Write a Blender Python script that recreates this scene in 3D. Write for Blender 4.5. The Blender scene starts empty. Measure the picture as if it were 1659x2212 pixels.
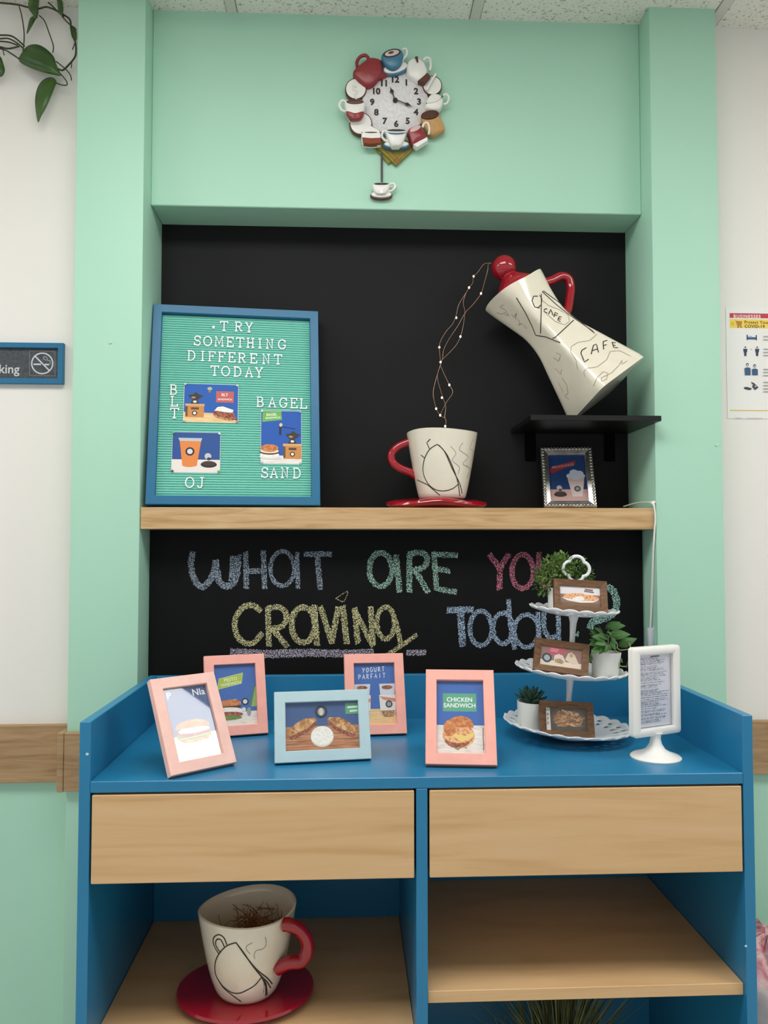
import bpy, bmesh, math, random
from mathutils import Vector, Matrix, Euler
from mathutils.bvhtree import BVHTree
random.seed(7)
S = bpy.context.scene
COL = S.collection
PI = math.pi

# ------------------------------------------------------------------ camera
IW, IH = 1659, 2212
CAM = Vector((-0.1256, -1.8415, 1.3165)); PITCH, YAW, FPX = 0.0392, -0.0455, 1691.09
FWD = Vector((-math.sin(YAW)*math.cos(PITCH), math.cos(YAW)*math.cos(PITCH), math.sin(PITCH)))
RGT = Vector((math.cos(YAW), math.sin(YAW), 0)); UPV = RGT.cross(FWD)
cd = bpy.data.cameras.new('camera'); cam = bpy.data.objects.new('camera', cd); COL.objects.link(cam)
cam.matrix_world = Matrix.Translation(CAM) @ Matrix((RGT, UPV, -FWD)).transposed().to_4x4()
cd.sensor_fit = 'VERTICAL'; cd.sensor_height = 36.0; cd.lens = 36.0*FPX/IH; cd.clip_start = 0.05
S.camera = cam
# ------------------------------------------------------------------ world, exposure
wd = bpy.data.worlds.new('world'); S.world = wd; wd.use_nodes = True
wd.node_tree.nodes['Background'].inputs[0].default_value = (0.93, 0.97, 1.0, 1)
wd.node_tree.nodes['Background'].inputs[1].default_value = 0.70
S.view_settings.view_transform = 'Standard'; S.view_settings.look = 'None'
S.view_settings.exposure = 0.0; S.view_settings.gamma = 1.0; S.view_settings.use_curve_mapping = False
LAMP = 9.2     # radiance of the ceiling light diffusers

def ray(u, v): return FWD + RGT*((u-IW/2)/FPX) - UPV*((v-IH/2)/FPX)
def onY(u, v, Y):
    d = ray(u, v); return CAM + d*((Y-CAM.y)/d.y)
def onZ(u, v, Z):
    d = ray(u, v); return CAM + d*((Z-CAM.z)/d.z)
def onP(u, v, p, n):
    d = ray(u, v); return CAM + d*((p-CAM).dot(n)/d.dot(n))

# ------------------------------------------------------------------ materials
def lin(c):
    return tuple((x/12.92 if x <= .04045 else ((x+.055)/1.055)**2.4) for x in (k/255 for k in c))
MATS = {}
def mat(key, rgb, rough=.5, spec=.5, metal=0, var=0, vscale=30, bump=0, bscale=200, coat=0, sss=0):
    if key in MATS: return MATS[key]
    m = bpy.data.materials.new(key); m.use_nodes = True; nt = m.node_tree; b = nt.nodes['Principled BSDF']
    c = (*lin(rgb), 1)
    b.inputs['Base Color'].default_value = c; b.inputs['Roughness'].default_value = rough
    b.inputs['Specular IOR Level'].default_value = spec; b.inputs['Metallic'].default_value = metal
    if coat: b.inputs['Coat Weight'].default_value = coat; b.inputs['Coat Roughness'].default_value = .08
    tc = None
    if var or bump:
        tc = nt.nodes.new('ShaderNodeTexCoord')
    if var:
        n = nt.nodes.new('ShaderNodeTexNoise'); n.inputs['Scale'].default_value = vscale; n.inputs['Detail'].default_value = 4
        nt.links.new(tc.outputs['Object'], n.inputs['Vector'])
        h = nt.nodes.new('ShaderNodeHueSaturation'); h.inputs['Color'].default_value = c
        mr = nt.nodes.new('ShaderNodeMapRange'); mr.inputs['To Min'].default_value = 1-var; mr.inputs['To Max'].default_value = 1+var
        mr.inputs['From Min'].default_value = .3; mr.inputs['From Max'].default_value = .7
        nt.links.new(n.outputs['Fac'], mr.inputs['Value']); nt.links.new(mr.outputs[0], h.inputs['Value'])
        nt.links.new(h.outputs[0], b.inputs['Base Color'])
    if bump:
        n = nt.nodes.new('ShaderNodeTexNoise'); n.inputs['Scale'].default_value = bscale; n.inputs['Detail'].default_value = 3
        nt.links.new(tc.outputs['Object'], n.inputs['Vector'])
        bp = nt.nodes.new('ShaderNodeBump'); bp.inputs['Strength'].default_value = bump; bp.inputs['Distance'].default_value = .002
        nt.links.new(n.outputs['Fac'], bp.inputs['Height']); nt.links.new(bp.outputs[0], b.inputs['Normal'])
    MATS[key] = m; return m
def ramp_mat(key, stops, scale, axis_scale=(1,1,1), rough=.5, spec=.4, detail=6, dist=.6, bump=0):
    """procedural streaky / blotchy colour: stops = [(pos, rgb)]"""
    if key in MATS: return MATS[key]
    m = bpy.data.materials.new(key); m.use_nodes = True; nt = m.node_tree; b = nt.nodes['Principled BSDF']
    tc = nt.nodes.new('ShaderNodeTexCoord'); mp = nt.nodes.new('ShaderNodeMapping'); mp.inputs['Scale'].default_value = axis_scale
    n = nt.nodes.new('ShaderNodeTexNoise'); n.inputs['Scale'].default_value = scale; n.inputs['Detail'].default_value = detail
    n.inputs['Distortion'].default_value = dist
    r = nt.nodes.new('ShaderNodeValToRGB')
    while len(r.color_ramp.elements) < len(stops): r.color_ramp.elements.new(.5)
    for e, (p, c) in zip(r.color_ramp.elements, stops): e.position = p; e.color = (*lin(c), 1)
    nt.links.new(tc.outputs['Object'], mp.inputs[0]); nt.links.new(mp.outputs[0], n.inputs['Vector'])
    nt.links.new(n.outputs['Fac'], r.inputs[0]); nt.links.new(r.outputs[0], b.inputs['Base Color'])
    b.inputs['Roughness'].default_value = rough; b.inputs['Specular IOR Level'].default_value = spec
    if bump:
        bp = nt.nodes.new('ShaderNodeBump'); bp.inputs['Strength'].default_value = bump; bp.inputs['Distance'].default_value = .002
        nt.links.new(n.outputs['Fac'], bp.inputs['Height']); nt.links.new(bp.outputs[0], b.inputs['Normal'])
    MATS[key] = m; return m
def wood(key, c1, c2, c3, scale=3.0, ax=(1, 6, 14), rough=.42, spec=.35):
    return ramp_mat(key, [(.25, c1), (.5, c2), (.75, c3)], scale, ax, rough, spec, 8, 1.2)
def chalk(key, rgb):
    if key in MATS: return MATS[key]
    m = bpy.data.materials.new(key); m.use_nodes = True; nt = m.node_tree; b = nt.nodes['Principled BSDF']
    b.inputs['Base Color'].default_value = (*lin(rgb), 1); b.inputs['Roughness'].default_value = .95; b.inputs['Specular IOR Level'].default_value = .05
    tc = nt.nodes.new('ShaderNodeTexCoord'); n = nt.nodes.new('ShaderNodeTexNoise')
    n.inputs['Scale'].default_value = 420; n.inputs['Detail'].default_value = 3.5; n.inputs['Roughness'].default_value = .6
    mr = nt.nodes.new('ShaderNodeMapRange'); mr.inputs['From Min'].default_value = .46; mr.inputs['From Max'].default_value = .57
    mr.inputs['To Min'].default_value = .03; mr.inputs['To Max'].default_value = 1
    t = nt.nodes.new('ShaderNodeBsdfTransparent'); mx = nt.nodes.new('ShaderNodeMixShader')
    nt.links.new(tc.outputs['Object'], n.inputs['Vector']); nt.links.new(n.outputs['Fac'], mr.inputs['Value'])
    nt.links.new(mr.outputs[0], mx.inputs[0]); nt.links.new(t.outputs[0], mx.inputs[1]); nt.links.new(b.outputs[0], mx.inputs[2])
    nt.links.new(mx.outputs[0], nt.nodes['Material Output'].inputs[0])
    MATS[key] = m; return m
def glass_mat():
    if 'pane_glass' in MATS: return MATS['pane_glass']
    m = bpy.data.materials.new('pane_glass'); m.use_nodes = True; nt = m.node_tree
    nt.nodes.remove(nt.nodes['Principled BSDF'])
    t = nt.nodes.new('ShaderNodeBsdfTransparent'); g = nt.nodes.new('ShaderNodeBsdfGlossy'); g.inputs['Roughness'].default_value = .03
    f = nt.nodes.new('ShaderNodeLayerWeight'); f.inputs['Blend'].default_value = .5; mx = nt.nodes.new('ShaderNodeMixShader')
    pw = nt.nodes.new('ShaderNodeMath'); pw.operation = 'POWER'; pw.inputs[1].default_value = 5
    ma = nt.nodes.new('ShaderNodeMath'); ma.operation = 'MULTIPLY_ADD'; ma.inputs[1].default_value = .91; ma.inputs[2].default_value = .08
    nt.links.new(f.outputs['Facing'], pw.inputs[0]); nt.links.new(pw.outputs[0], ma.inputs[0])
    nt.links.new(ma.outputs[0], mx.inputs[0]); nt.links.new(t.outputs[0], mx.inputs[1]); nt.links.new(g.outputs[0], mx.inputs[2])
    nt.links.new(mx.outputs[0], nt.nodes['Material Output'].inputs[0]); MATS['pane_glass'] = m; return m
def emit(key, rgb, st):
    if key in MATS: return MATS[key]
    m = bpy.data.materials.new(key); m.use_nodes = True; b = m.node_tree.nodes['Principled BSDF']
    b.inputs['Base Color'].default_value = (*lin(rgb), 1); b.inputs['Emission Color'].default_value = (*lin(rgb), 1)
    b.inputs['Emission Strength'].default_value = st; MATS[key] = m; return m
PK = {}
def ink(rgb, rough=.6):
    k = 'ink_%02x%02x%02x' % rgb
    return mat(k, rgb, rough, .3)

M_green = mat('green_paint', (170, 214, 191), .55, .35, bump=.08, bscale=90)
M_white = mat('white_wall_paint', (230, 227, 221), .6, .3, bump=.08, bscale=90)
M_blackwall = mat('black_wall_paint', (26, 26, 27), .62, .16, var=.06, vscale=6)
M_board = mat('chalkboard_paint', (17, 17, 18), .75, .15, var=.12, vscale=5)
M_blue = mat('blue_cabinet_paint', (35, 121, 165), .33, .45, var=.03, vscale=5)
M_maple = wood('maple_laminate', (196, 157, 109), (211, 174, 128), (216, 181, 137), 2.2, (1, 5, 15))
M_oak = wood('oak_shelf', (172, 136, 90), (199, 164, 118), (212, 181, 138), 3.0, (2, 8, 26), .5)
M_rail = wood('oak_rail', (140, 110, 76), (165, 134, 97), (180, 150, 112), 3.0, (2, 8, 22), .5)
M_ceil = ramp_mat('ceiling_tile', [(.33, (170, 168, 158)), (.42, (230, 229, 220)), (.8, (238, 237, 230))], 160, (1,1,1), .9, .1, 4, .3, bump=.5)
M_tbar = mat('white_grid_metal', (210, 208, 200), .4, .4)
M_black = mat('black_lacquer', (12, 12, 13), .35, .4)
M_wplastic = mat('white_plastic', (238, 236, 230), .35, .45)
M_wmetal = mat('white_enamel', (232, 234, 236), .3, .5)
M_pot = mat('white_ceramic_pot', (232, 232, 226), .4, .4)
M_cream = mat('cream_glaze', (232, 224, 204), .16, .5, var=.04, vscale=18, coat=.5)
M_red = mat('red_glaze', (158, 12, 32), .14, .5, var=.10, vscale=14, coat=.6)
M_line = mat('graphite_line', (60, 56, 53), .6, .2)
M_line2 = mat('graphite_line_light', (150, 142, 128), .6, .2)
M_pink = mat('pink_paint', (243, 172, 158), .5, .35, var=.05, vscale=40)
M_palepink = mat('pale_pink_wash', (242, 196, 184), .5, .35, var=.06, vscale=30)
M_paleblue = mat('pale_blue_paint', (178, 203, 209), .5, .35, var=.03, vscale=40)
M_brown = wood('dark_brown_frame_wood', (88, 62, 42), (112, 80, 54), (134, 100, 68), 8, (4, 20, 20), .5)
M_silver = mat('aged_silver', (214, 212, 208), .30, .5, metal=1, var=.25, vscale=60)
M_card = mat('grey_card', (90, 84, 78), .8, .2)
M_teal = mat('teal_felt', (128, 203, 186), .85, .1)
M_bframe = mat('blue_board_frame', (33, 105, 144), .4, .4, var=.04, vscale=8)
M_letter = mat('white_letter_plastic', (240, 242, 240), .4, .4)
M_glass = glass_mat()

# ------------------------------------------------------------------ mesh helpers
class MB:
    def __init__(s): s.v = []; s.f = []; s.m = []
    def add(s, vf, mi=0, M=None):
        v, f = vf; o = len(s.v)
        s.v += [tuple(M @ Vector(p)) if M else tuple(p) for p in v]
        s.f += [tuple(i+o for i in q) for q in f]; s.m += [mi]*len(f); return s
MX = {}
def wmat(o): return MX.get(o.name, Matrix())
def part(name, mb, mats, parent=None, world=False, smooth=None, label=None, kind=None, solid=None):
    me = bpy.data.meshes.new(name)
    vs = mb.v
    if world and parent is not None:
        inv = wmat(parent).inverted(); vs = [tuple(inv @ Vector(p)) for p in vs]
    me.from_pydata(vs, [], mb.f)
    for m in (mats if isinstance(mats, (list, tuple)) else [mats]): me.materials.append(m)
    for p, mi in zip(me.polygons, mb.m): p.material_index = mi
    if smooth:
        for p in me.polygons: p.use_smooth = True
        me.set_sharp_from_angle(angle=math.radians(smooth))
    me.update()
    o = bpy.data.objects.new(name, me); COL.objects.link(o)
    if parent is not None:
        o.parent = parent; MX[o.name] = wmat(parent)
    if label: o['label'] = label
    if kind: o['kind'] = kind
    if solid:
        md = o.modifiers.new('thickness', 'SOLIDIFY'); md.thickness = solid; md.offset = 0
    return o
def thing(name, label, cat, loc=(0,0,0), rot=None, group=None):
    o = bpy.data.objects.new(name, None); COL.objects.link(o); o.empty_display_size = .05
    M = Matrix.Translation(Vector(loc)) @ (rot.to_4x4() if rot is not None else Matrix())
    o.matrix_world = M; MX[o.name] = M
    o['label'] = label; o['category'] = cat
    if group: o['group'] = group
    return o
def tag(o, label, cat, group=None):
    o['label'] = label; o['category'] = cat
    if group: o['group'] = group
    return o
def box(x0, x1, y0, y1, z0, z1, bev=0, seg=1):
    v = [(x0,y0,z0),(x1,y0,z0),(x1,y1,z0),(x0,y1,z0),(x0,y0,z1),(x1,y0,z1),(x1,y1,z1),(x0,y1,z1)]
    f = [(0,3,2,1),(4,5,6,7),(0,1,5,4),(1,2,6,5),(2,3,7,6),(3,0,4,7)]
    if not bev: return v, f
    bm = bmesh.new(); vv = [bm.verts.new(p) for p in v]
    for q in f: bm.faces.new([vv[i] for i in q])
    bmesh.ops.bevel(bm, geom=bm.edges[:], offset=bev, segments=seg, affect='EDGES', profile=.5)
    bm.verts.index_update()
    r = ([tuple(p.co) for p in bm.verts], [tuple(w.index for w in q.verts) for q in bm.faces]); bm.free(); return r
def MBox(*a, **k): return MB().add(box(*a, **k))
def smoothpath(pts, n=6, closed=False):
    P = [Vector(p) for p in pts]; out = []; N = len(P)
    rng = range(N) if closed else range(N-1)
    for i in rng:
        if closed: a, b, c, d = P[i-1], P[i], P[(i+1) % N], P[(i+2) % N]
        else: a, b, c, d = P[max(i-1,0)], P[i], P[i+1], P[min(i+2,N-1)]
        for k in range(n):
            t = k/n
            out.append(.5*((2*b)+(c-a)*t+(2*a-5*b+4*c-d)*t*t+(3*b-a-3*c+d)*t**3))
    if not closed: out.append(P[-1])
    return out
def tube(path, r, n=8, closed=False, caps=True):
    P = [Vector(p) for p in path]; N = len(P); v = []; f = []
    R = r if isinstance(r, (list, tuple)) else [r]*N
    tang = []
    for i in range(N):
        a = P[(i-1) % N] if closed or i > 0 else P[i]; b = P[(i+1) % N] if closed or i < N-1 else P[i]
        tang.append((b-a).normalized())
    up = Vector((0,0,1)) if abs(tang[0].z) < .9 else Vector((1,0,0))
    nv = tang[0].cross(up).normalized()
    for i in range(N):
        t = tang[i]; nv = (nv - t*nv.dot(t)).normalized(); bv = t.cross(nv)
        for k in range(n):
            a = 2*PI*k/n; v.append(P[i] + (nv*math.cos(a)+bv*math.sin(a))*R[i])
    for i in range(N if closed else N-1):
        j = (i+1) % N
        for k in range(n):
            f.append((i*n+k, i*n+(k+1) % n, j*n+(k+1) % n, j*n+k))
    if caps and not closed:
        f.append(tuple(range(n-1, -1, -1))); f.append(tuple((N-1)*n+k for k in range(n)))
    return v, f
def lathe(prof, n=32, sx=1, sy=1, cap0=True, cap1=True):
    v = []; f = []
    for r, z in prof:
        for k in range(n):
            a = 2*PI*k/n; v.append((r*math.cos(a)*sx, r*math.sin(a)*sy, z))
    for i in range(len(prof)-1):
        for k in range(n):
            f.append((i*n+k, i*n+(k+1) % n, (i+1)*n+(k+1) % n, (i+1)*n+k))
    if cap0: f.append(tuple(range(n-1, -1, -1)))
    if cap1: f.append(tuple((len(prof)-1)*n+k for k in range(n)))
    return v, f
def sphere(c, r, n=12, m=8, sc=(1,1,1)):
    v = []; f = []
    for i in range(1, m):
        t = PI*i/m
        for k in range(n):
            a = 2*PI*k/n; v.append((c[0]+r*sc[0]*math.sin(t)*math.cos(a), c[1]+r*sc[1]*math.sin(t)*math.sin(a), c[2]+r*sc[2]*math.cos(t)))
    for i in range(m-2):
        for k in range(n): f.append((i*n+k, (i+1)*n+k, (i+1)*n+(k+1) % n, i*n+(k+1) % n))
    v.append((c[0],c[1],c[2]+r*sc[2])); v.append((c[0],c[1],c[2]-r*sc[2])); a = len(v)-2
    for k in range(n):
        f.append((a, k, (k+1) % n)); f.append((a+1, (m-2)*n+(k+1) % n, (m-2)*n+k))
    return v, f
def loft(rings, cap0=True, cap1=True, closed=True):
    n = len(rings[0]); v = [p for r in rings for p in r]; f = []
    for i in range(len(rings)-1):
        for k in range(n if closed else n-1):
            f.append((i*n+k, i*n+(k+1) % n, (i+1)*n+(k+1) % n, (i+1)*n+k))
    if cap0: f.append(tuple(range(n-1, -1, -1)))
    if cap1: f.append(tuple((len(rings)-1)*n+k for k in range(n)))
    return v, f
def ribbon2(pts, w, closed=False):
    """flat mitred ribbon in 2d -> (left list, right list)"""
    P = [Vector(p) for p in pts]; N = len(P); L = []; R = []
    for i in range(N):
        a = P[(i-1) % N] if closed or i > 0 else None; b = P[(i+1) % N] if closed or i < N-1 else None
        d1 = (P[i]-a).normalized() if a is not None else None; d2 = (b-P[i]).normalized() if b is not None else None
        if d1 is None: d1 = d2
        if d2 is None: d2 = d1
        n1 = Vector((-d1.y, d1.x)); n2 = Vector((-d2.y, d2.x)); m = (n1+n2)
        if m.length < 1e-6: m = n1
        m.normalize(); k = min(1/max(m.dot(n1), .4), 2.0)
        L.append(P[i]+m*w/2*k); R.append(P[i]-m*w/2*k)
    return L, R
def stroke_faces(pts, w, to3, depth=None, closed=False, jit=0):
    L, R = ribbon2(pts, w, closed); N = len(L)
    if jit:
        for A in (L, R):
            for i in range(N): A[i] = A[i] + (Vector(pts[i])-A[i])*random.uniform(-jit*.5, jit)
    v = []; f = []
    for a, b in zip(L, R): v.append(to3(a, 0)); v.append(to3(b, 0))
    rng = range(N) if closed else range(N-1)
    for i in rng: j = (i+1) % N; f.append((2*i, 2*i+1, 2*j+1, 2*j))
    if depth is not None:
        o = len(v)
        for a, b in zip(L, R): v.append(to3(a, depth)); v.append(to3(b, depth))
        for i in rng:
            j = (i+1) % N
            f.append((2*i, 2*j, o+2*j, o+2*i)); f.append((2*i+1, o+2*i+1, o+2*j+1, 2*j+1))
        if not closed: f.append((0, o, o+1, 1)); f.append((2*N-2, 2*N-1, o+2*N-1, o+2*N-2))
    return v, f
def ell(cx, cy, rx, ry, n=28, a0=0, a1=2*PI, rot=0):
    full = abs(a1-a0-2*PI) < 1e-6; out = []
    for k in range(n if full else n+1):
        a = a0+(a1-a0)*k/n; x, y = rx*math.cos(a), ry*math.sin(a)
        out.append((cx+x*math.cos(rot)-y*math.sin(rot), cy+x*math.sin(rot)+y*math.cos(rot)))
    return out
TXT = {}
def text_geo(s, size=1.0, align='CENTER', bold=0.0, sp=1.0):
    key = (s, align, bold, sp)
    if key not in TXT:
        c = bpy.data.curves.new('text', 'FONT'); c.body = s; c.align_x = align; c.align_y = 'CENTER'; c.size = 1
        c.offset = bold; c.space_character = sp; c.resolution_u = 3
        o = bpy.data.objects.new('text', c); me = bpy.data.meshes.new_from_object(o)
        TXT[key] = ([tuple(v.co) for v in me.vertices], [tuple(p.vertices) for p in me.polygons])
        bpy.data.objects.remove(o); bpy.data.curves.remove(c); bpy.data.meshes.remove(me)
    v, f = TXT[key]
    return [(p[0]*size, p[1]*size) for p in v], f
def resample(pts, step):
    P = [Vector(p) for p in pts]; out = [P[0]]
    for a, b in zip(P, P[1:]):
        n = max(1, int((b-a).length/step))
        for k in range(1, n+1): out.append(a+(b-a)*k/n)
    return out
def decal(polys, bvh, w, mb, lift=.0007, step=4, taper=False):
    """pencil lines on a surface: each picture polyline is dropped on the surface it is drawn on"""
    for pl in polys:
        pts = resample([Vector((p[0], p[1])) for p in pl], step); hits = []
        for q in pts:
            d = ray(q.x, q.y).normalized(); h = bvh.ray_cast(CAM, d)
            if h[0] is not None: hits.append((h[0], h[1] if h[1].dot(d) < 0 else -h[1]))
        if len(hits) < 2: continue
        v = []; f = []
        for i, (p, n) in enumerate(hits):
            a = hits[max(i-1, 0)][0]; b = hits[min(i+1, len(hits)-1)][0]; t = (b-a)
            if t.length < 1e-7: t = Vector((1,0,0))
            s = t.normalized().cross(n).normalized(); ww = w*(.35+.65*math.sin(PI*(i+.5)/len(hits))) if taper else w
            v += [p+n*lift+s*ww/2, p+n*lift-s*ww/2]
        for i in range(len(hits)-1): f.append((2*i, 2*i+1, 2*i+3, 2*i+2))
        mb.add((v, f))
    return mb
def bvh_of(mb): return BVHTree.FromPolygons([Vector(p) for p in mb.v], mb.f)
def struct(name, mb, m, label=None, **k):
    o = part(name, mb, m, **k); o['kind'] = 'structure'
    if label: o['label'] = label
    return o
def copy_to(o, parent, M):
    c = o.copy(); COL.objects.link(c); c.parent = parent; c.matrix_local = M; return c

# ------------------------------------------------------------------ constants of the place
N = .61; ZC = 2.636; ZSOF = 2.1417; YW = .0663; YB = .1827; YL = .0784; YWH = .070
PL, PR = -.7688, .7763; ZST, ZSB = 1.3992, 1.3481
CX0, CX1, TH, CYF, CYB = -.5829, .5913, .0189, -.4708, .0016
ZT, ZD, ZDB, ZDR = 1.0106, .91, .8906, .7383

# ------------------------------------------------------------------ ceiling lights (what lights the room)
def troffer(x, y, label, lx=.60, ly=.30):
    t = thing('ceiling_light', label, 'ceiling light', (x, y, ZC), None, 'recessed ceiling lights')
    f = MB()
    for a in ((-lx-.02, -lx, -ly-.02, ly+.02), (lx, lx+.02, -ly-.02, ly+.02), (-lx, lx, -ly-.02, -ly), (-lx, lx, ly, ly+.02)):
        f.add(box(*a, -.022, -.004))
    part('light_frame', f, M_tbar, t)
    part('diffuser', MBox(-lx, lx, -ly, ly, -.016, -.010), emit('light_diffuser', (255, 254, 252), LAMP), t)
LIGHTS = ((-2.3, -1.05, 'bright flat ceiling light far to the left of the niche'), (-.28, -1.05, 'bright flat ceiling light straight in front of the niche'), (1.74, -1.12, 'bright flat ceiling light far to the right of the niche'))
for lx_, ly_, ll_ in LIGHTS: troffer(lx_, ly_, ll_)

# ------------------------------------------------------------------ room shell
struct('floor', MBox(-3.6, 3.6, -4.6, .25, -.05, 0), mat('floor_vinyl', (214, 208, 198), .4, .4, var=.05, vscale=3))
cl = struct('ceiling', MBox(-3.6, 3.6, -4.6, .25, ZC+.012, ZC+.06), M_tbar)
tile = None; XB = [-.416+.605*k for k in range(-5, 7)]; YBR = [.10-.605*k for k in range(-1, 8)]
def is_light(x, y): return any(abs(x-a) < .9 and abs(y-b) < .60 for a, b, _ in LIGHTS)
for i in range(len(XB)-1):
    for j in range(len(YBR)-1):
        x = (XB[i]+XB[i+1])/2; y = (YBR[j]+YBR[j+1])/2
        if is_light(x, y) or y > .24: continue
        if tile is None:
            tile = part('ceiling_tile', MBox(-.290, .290, -.290, .290, -.004, .012, bev=.003), M_ceil, cl); o = tile
        else: o = copy_to(tile, cl, Matrix())
        o.matrix_local = Matrix.Translation((x, y, ZC))
for i, x in enumerate(XB): part('grid_bar', MBox(x-.012, x+.012, -4.6, .25, ZC-.006, ZC+.012), M_tbar, cl)
for i, y in enumerate(YBR[1:]): part('grid_bar', MBox(-3.6, 3.6, y-.012, y+.012, ZC-.005, ZC+.012), M_tbar, cl)
ZR0, ZR1 = .754, .885
struct('wall_left', MBox(-3.6, PL+.02, YWH, .25, ZR0+.02, ZC+.012), M_white)
struct('wall_left_lower', MBox(-3.6, PL+.02, YWH, .25, 0, ZR0+.02), M_green)
struct('wall_right', MBox(PR-.02, 3.6, YWH, .25, ZR0+.02, ZC+.012), M_white)
struct('wall_right_lower', MBox(PR-.02, 3.6, YWH, .25, 0, ZR0+.02), M_green)
struct('wall_pilaster_left', MBox(PL, -N, 0, .25, 0, ZC+.012, bev=.003, seg=2), M_green, smooth=40)
struct('wall_pilaster_right', MBox(N, PR, 0, .25, 0, ZC+.012, bev=.003, seg=2), M_green, smooth=40)
struct('wall_header', MBox(-N, N, YW, .25, ZSOF, ZC+.012, bev=.002), M_green)
struct('wall_niche', MBox(-N, N, YB, .25, ZSB-.02, ZSOF+.001), M_blackwall)
struct('wall_niche_lower', MBox(-N, N, YL+.006, .25, 0, ZSB), M_green)
struct('trim_1', MBox(-3.6, PL+.005, YWH-.018, YWH+.01, ZR0, ZR1+.002, bev=.0015), M_rail, 'wooden chair rail on the white wall left of the cabinet')
t2 = struct('trim_2', MBox(PL+.0005, -N, -.018, .0, ZR0, ZR1, bev=.001), M_rail, 'wooden chair rail wrapped around the left pilaster')
part('end_piece', MBox(PL-.0145, PL, -.019, YWH-.018, ZR0-.001, ZR1, bev=.0012), M_rail, t2)
struct('trim_3', MBox(PR-.005, 3.6, YWH-.018, YWH+.01, ZR0-.004, ZR1-.006, bev=.0015), M_rail, 'wooden chair rail on the white wall right of the cabinet')
struct('trim_4', MBox(N, PR+.012, -.018, .0, ZR0, ZR1, bev=.0015), M_rail, 'wooden chair rail across the right pilaster behind the cabinet')
for (u, v, nm) in ((238, 740, 'wall_pilaster_left'), (1548, 961, 'wall_pilaster_right')):
    p = onY(u, v, 0); o = part('screw_cover', MB().add(lathe([(.004, 0), (.004, .0015), (.0025, .0025)], 12), 0, Matrix.Translation(p) @ Matrix.Rotation(PI/2, 4, 'X')), mat('pale_green_cap', (186, 216, 198), .5), bpy.data.objects[nm])

# ------------------------------------------------------------------ blue cabinet
cab = thing('display_cabinet', 'blue painted open cabinet with two pale maple drawers and maple shelves', 'cabinet', (0, CYB, 0))
IL, IR = CX0+TH, CX1-TH; SX0, SX1 = -.0074, .0124
def cpart(name, a, m, **k): return part(name, MBox(*a, bev=.0012), m, cab, world=True, **k)
cpart('side_panel', (CX0, IL, CYF, CYB, 0, ZT), M_blue); cpart('side_panel', (IR, CX1, CYF, CYB, 0, ZT), M_blue)
cpart('back_panel', (IL, IR, CYB-TH, CYB, .05, ZT), M_blue)
cpart('countertop', (IL, IR, CYF, CYB-TH, ZDB, ZD), M_blue)
cpart('divider', (SX0, SX1, CYF, CYB-TH, 0, ZDB), M_blue)
cpart('plinth', (IL, IR, CYF+.04, CYF+.058, 0, .06), M_blue)
for a, b in ((IL, SX0), (SX1, IR)):
    cpart('bottom_panel', (a, b, CYF+.005, CYB-TH, .06, .08), M_maple)
    cpart('drawer', (a+.0035, b-.0035, CYF-.0005, CYF+.40, ZDR, ZDB-.0035), M_maple)
cpart('shelf', (SX1+.0005, IR-.0005, -.4604, CYB-TH, .5203, .5411), M_maple)
cpart('shelf', (IL+.0005, SX0-.0005, -.4604, CYB-TH, .4417, .4625), M_maple)
M_chip = mat('bare_chip', (196, 214, 222), .6)
for (u, v, r) in ((188.3, 1629, .0026), (1611.5, 2044, .002)):
    p = onY(u, v, CYF); part('chip', MB().add(lathe([(r, -.0004), (r*.8, .0004)], 10, sx=1.2), 0, Matrix.Translation(p) @ Matrix.Rotation(PI/2, 4, 'X')), M_chip, cab, world=True)

# ------------------------------------------------------------------ wooden wall shelf + black ledge
sh = part('wall_shelf', MBox(-N+.0015, N-.004, .001, YB, ZSB, ZST, bev=.0015), M_oak); tag(sh, 'thick oak plank shelf spanning the niche between the green pilasters', 'shelf')
bs = thing('ledge_shelf', 'small matt black ledge under the tilted coffee pot', 'shelf', (.4535, YB, 1.602))
part('board', MBox(.299, .6085, -.045, YB, 1.602, 1.6145, bev=.001), M_black, bs, world=True)
for x in (.35, .56): part('bracket', MBox(x-.014, x+.014, YB-.006, YB, 1.53, 1.602, bev=.002), mat('matt_black_bracket', (7, 7, 8), .9, .05), bs, world=True)

# ------------------------------------------------------------------ chalkboard with lettering
cb = thing('chalkboard', 'black chalkboard under the oak shelf with coloured chalk lettering', 'chalkboard', (0, YL, ZD))
part('board', MBox(-N+.004, N-.004, YL, YL+.0055, .84, ZSB-.001), M_board, cb, world=True)
def k5(p): return (310+p[0]/2.552, 1140+p[1]/2.552)
def k6(p): return (900+p[0]/3.016, 1140+p[1]/3.016)
def chalk_part(strokes, conv, w, m, name='chalk_letter'):
    mb = MB()
    for i, s in enumerate(strokes):
        ww = w; s = list(s)
        if isinstance(s[0], (int, float)): ww = s[0]; s = s[1:]
        cl = s[0] == s[-1] and len(s) > 4
        pts = [conv(q) for q in s]
        if len(pts) > 2:
            pts = [(p.x, p.y) for p in smoothpath([(a, b, 0) for a, b in (pts[:-1] if cl else pts)], 5, cl)]
        random.seed(len(pts)*7+i); pts = [(q.x+random.uniform(-.5, .5), q.y+random.uniform(-.5, .5)) for q in resample((pts+pts[:1]) if cl else pts, 1.6)][:-1 if cl else None]
        wpx = ww/(2.552 if conv is k5 else 3.016)
        off = YL-.0004-.0001*i
        mb.add(stroke_faces(pts, wpx, lambda q, d: onY(q.x, q.y, off), closed=cl, jit=.22))
    return part(name, mb, m, cb, world=True)
def E5(cx, cy, rx, ry, rot=0): e = ell(cx, cy, rx, ry, 14, rot=rot); return e+[e[0]]
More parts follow.
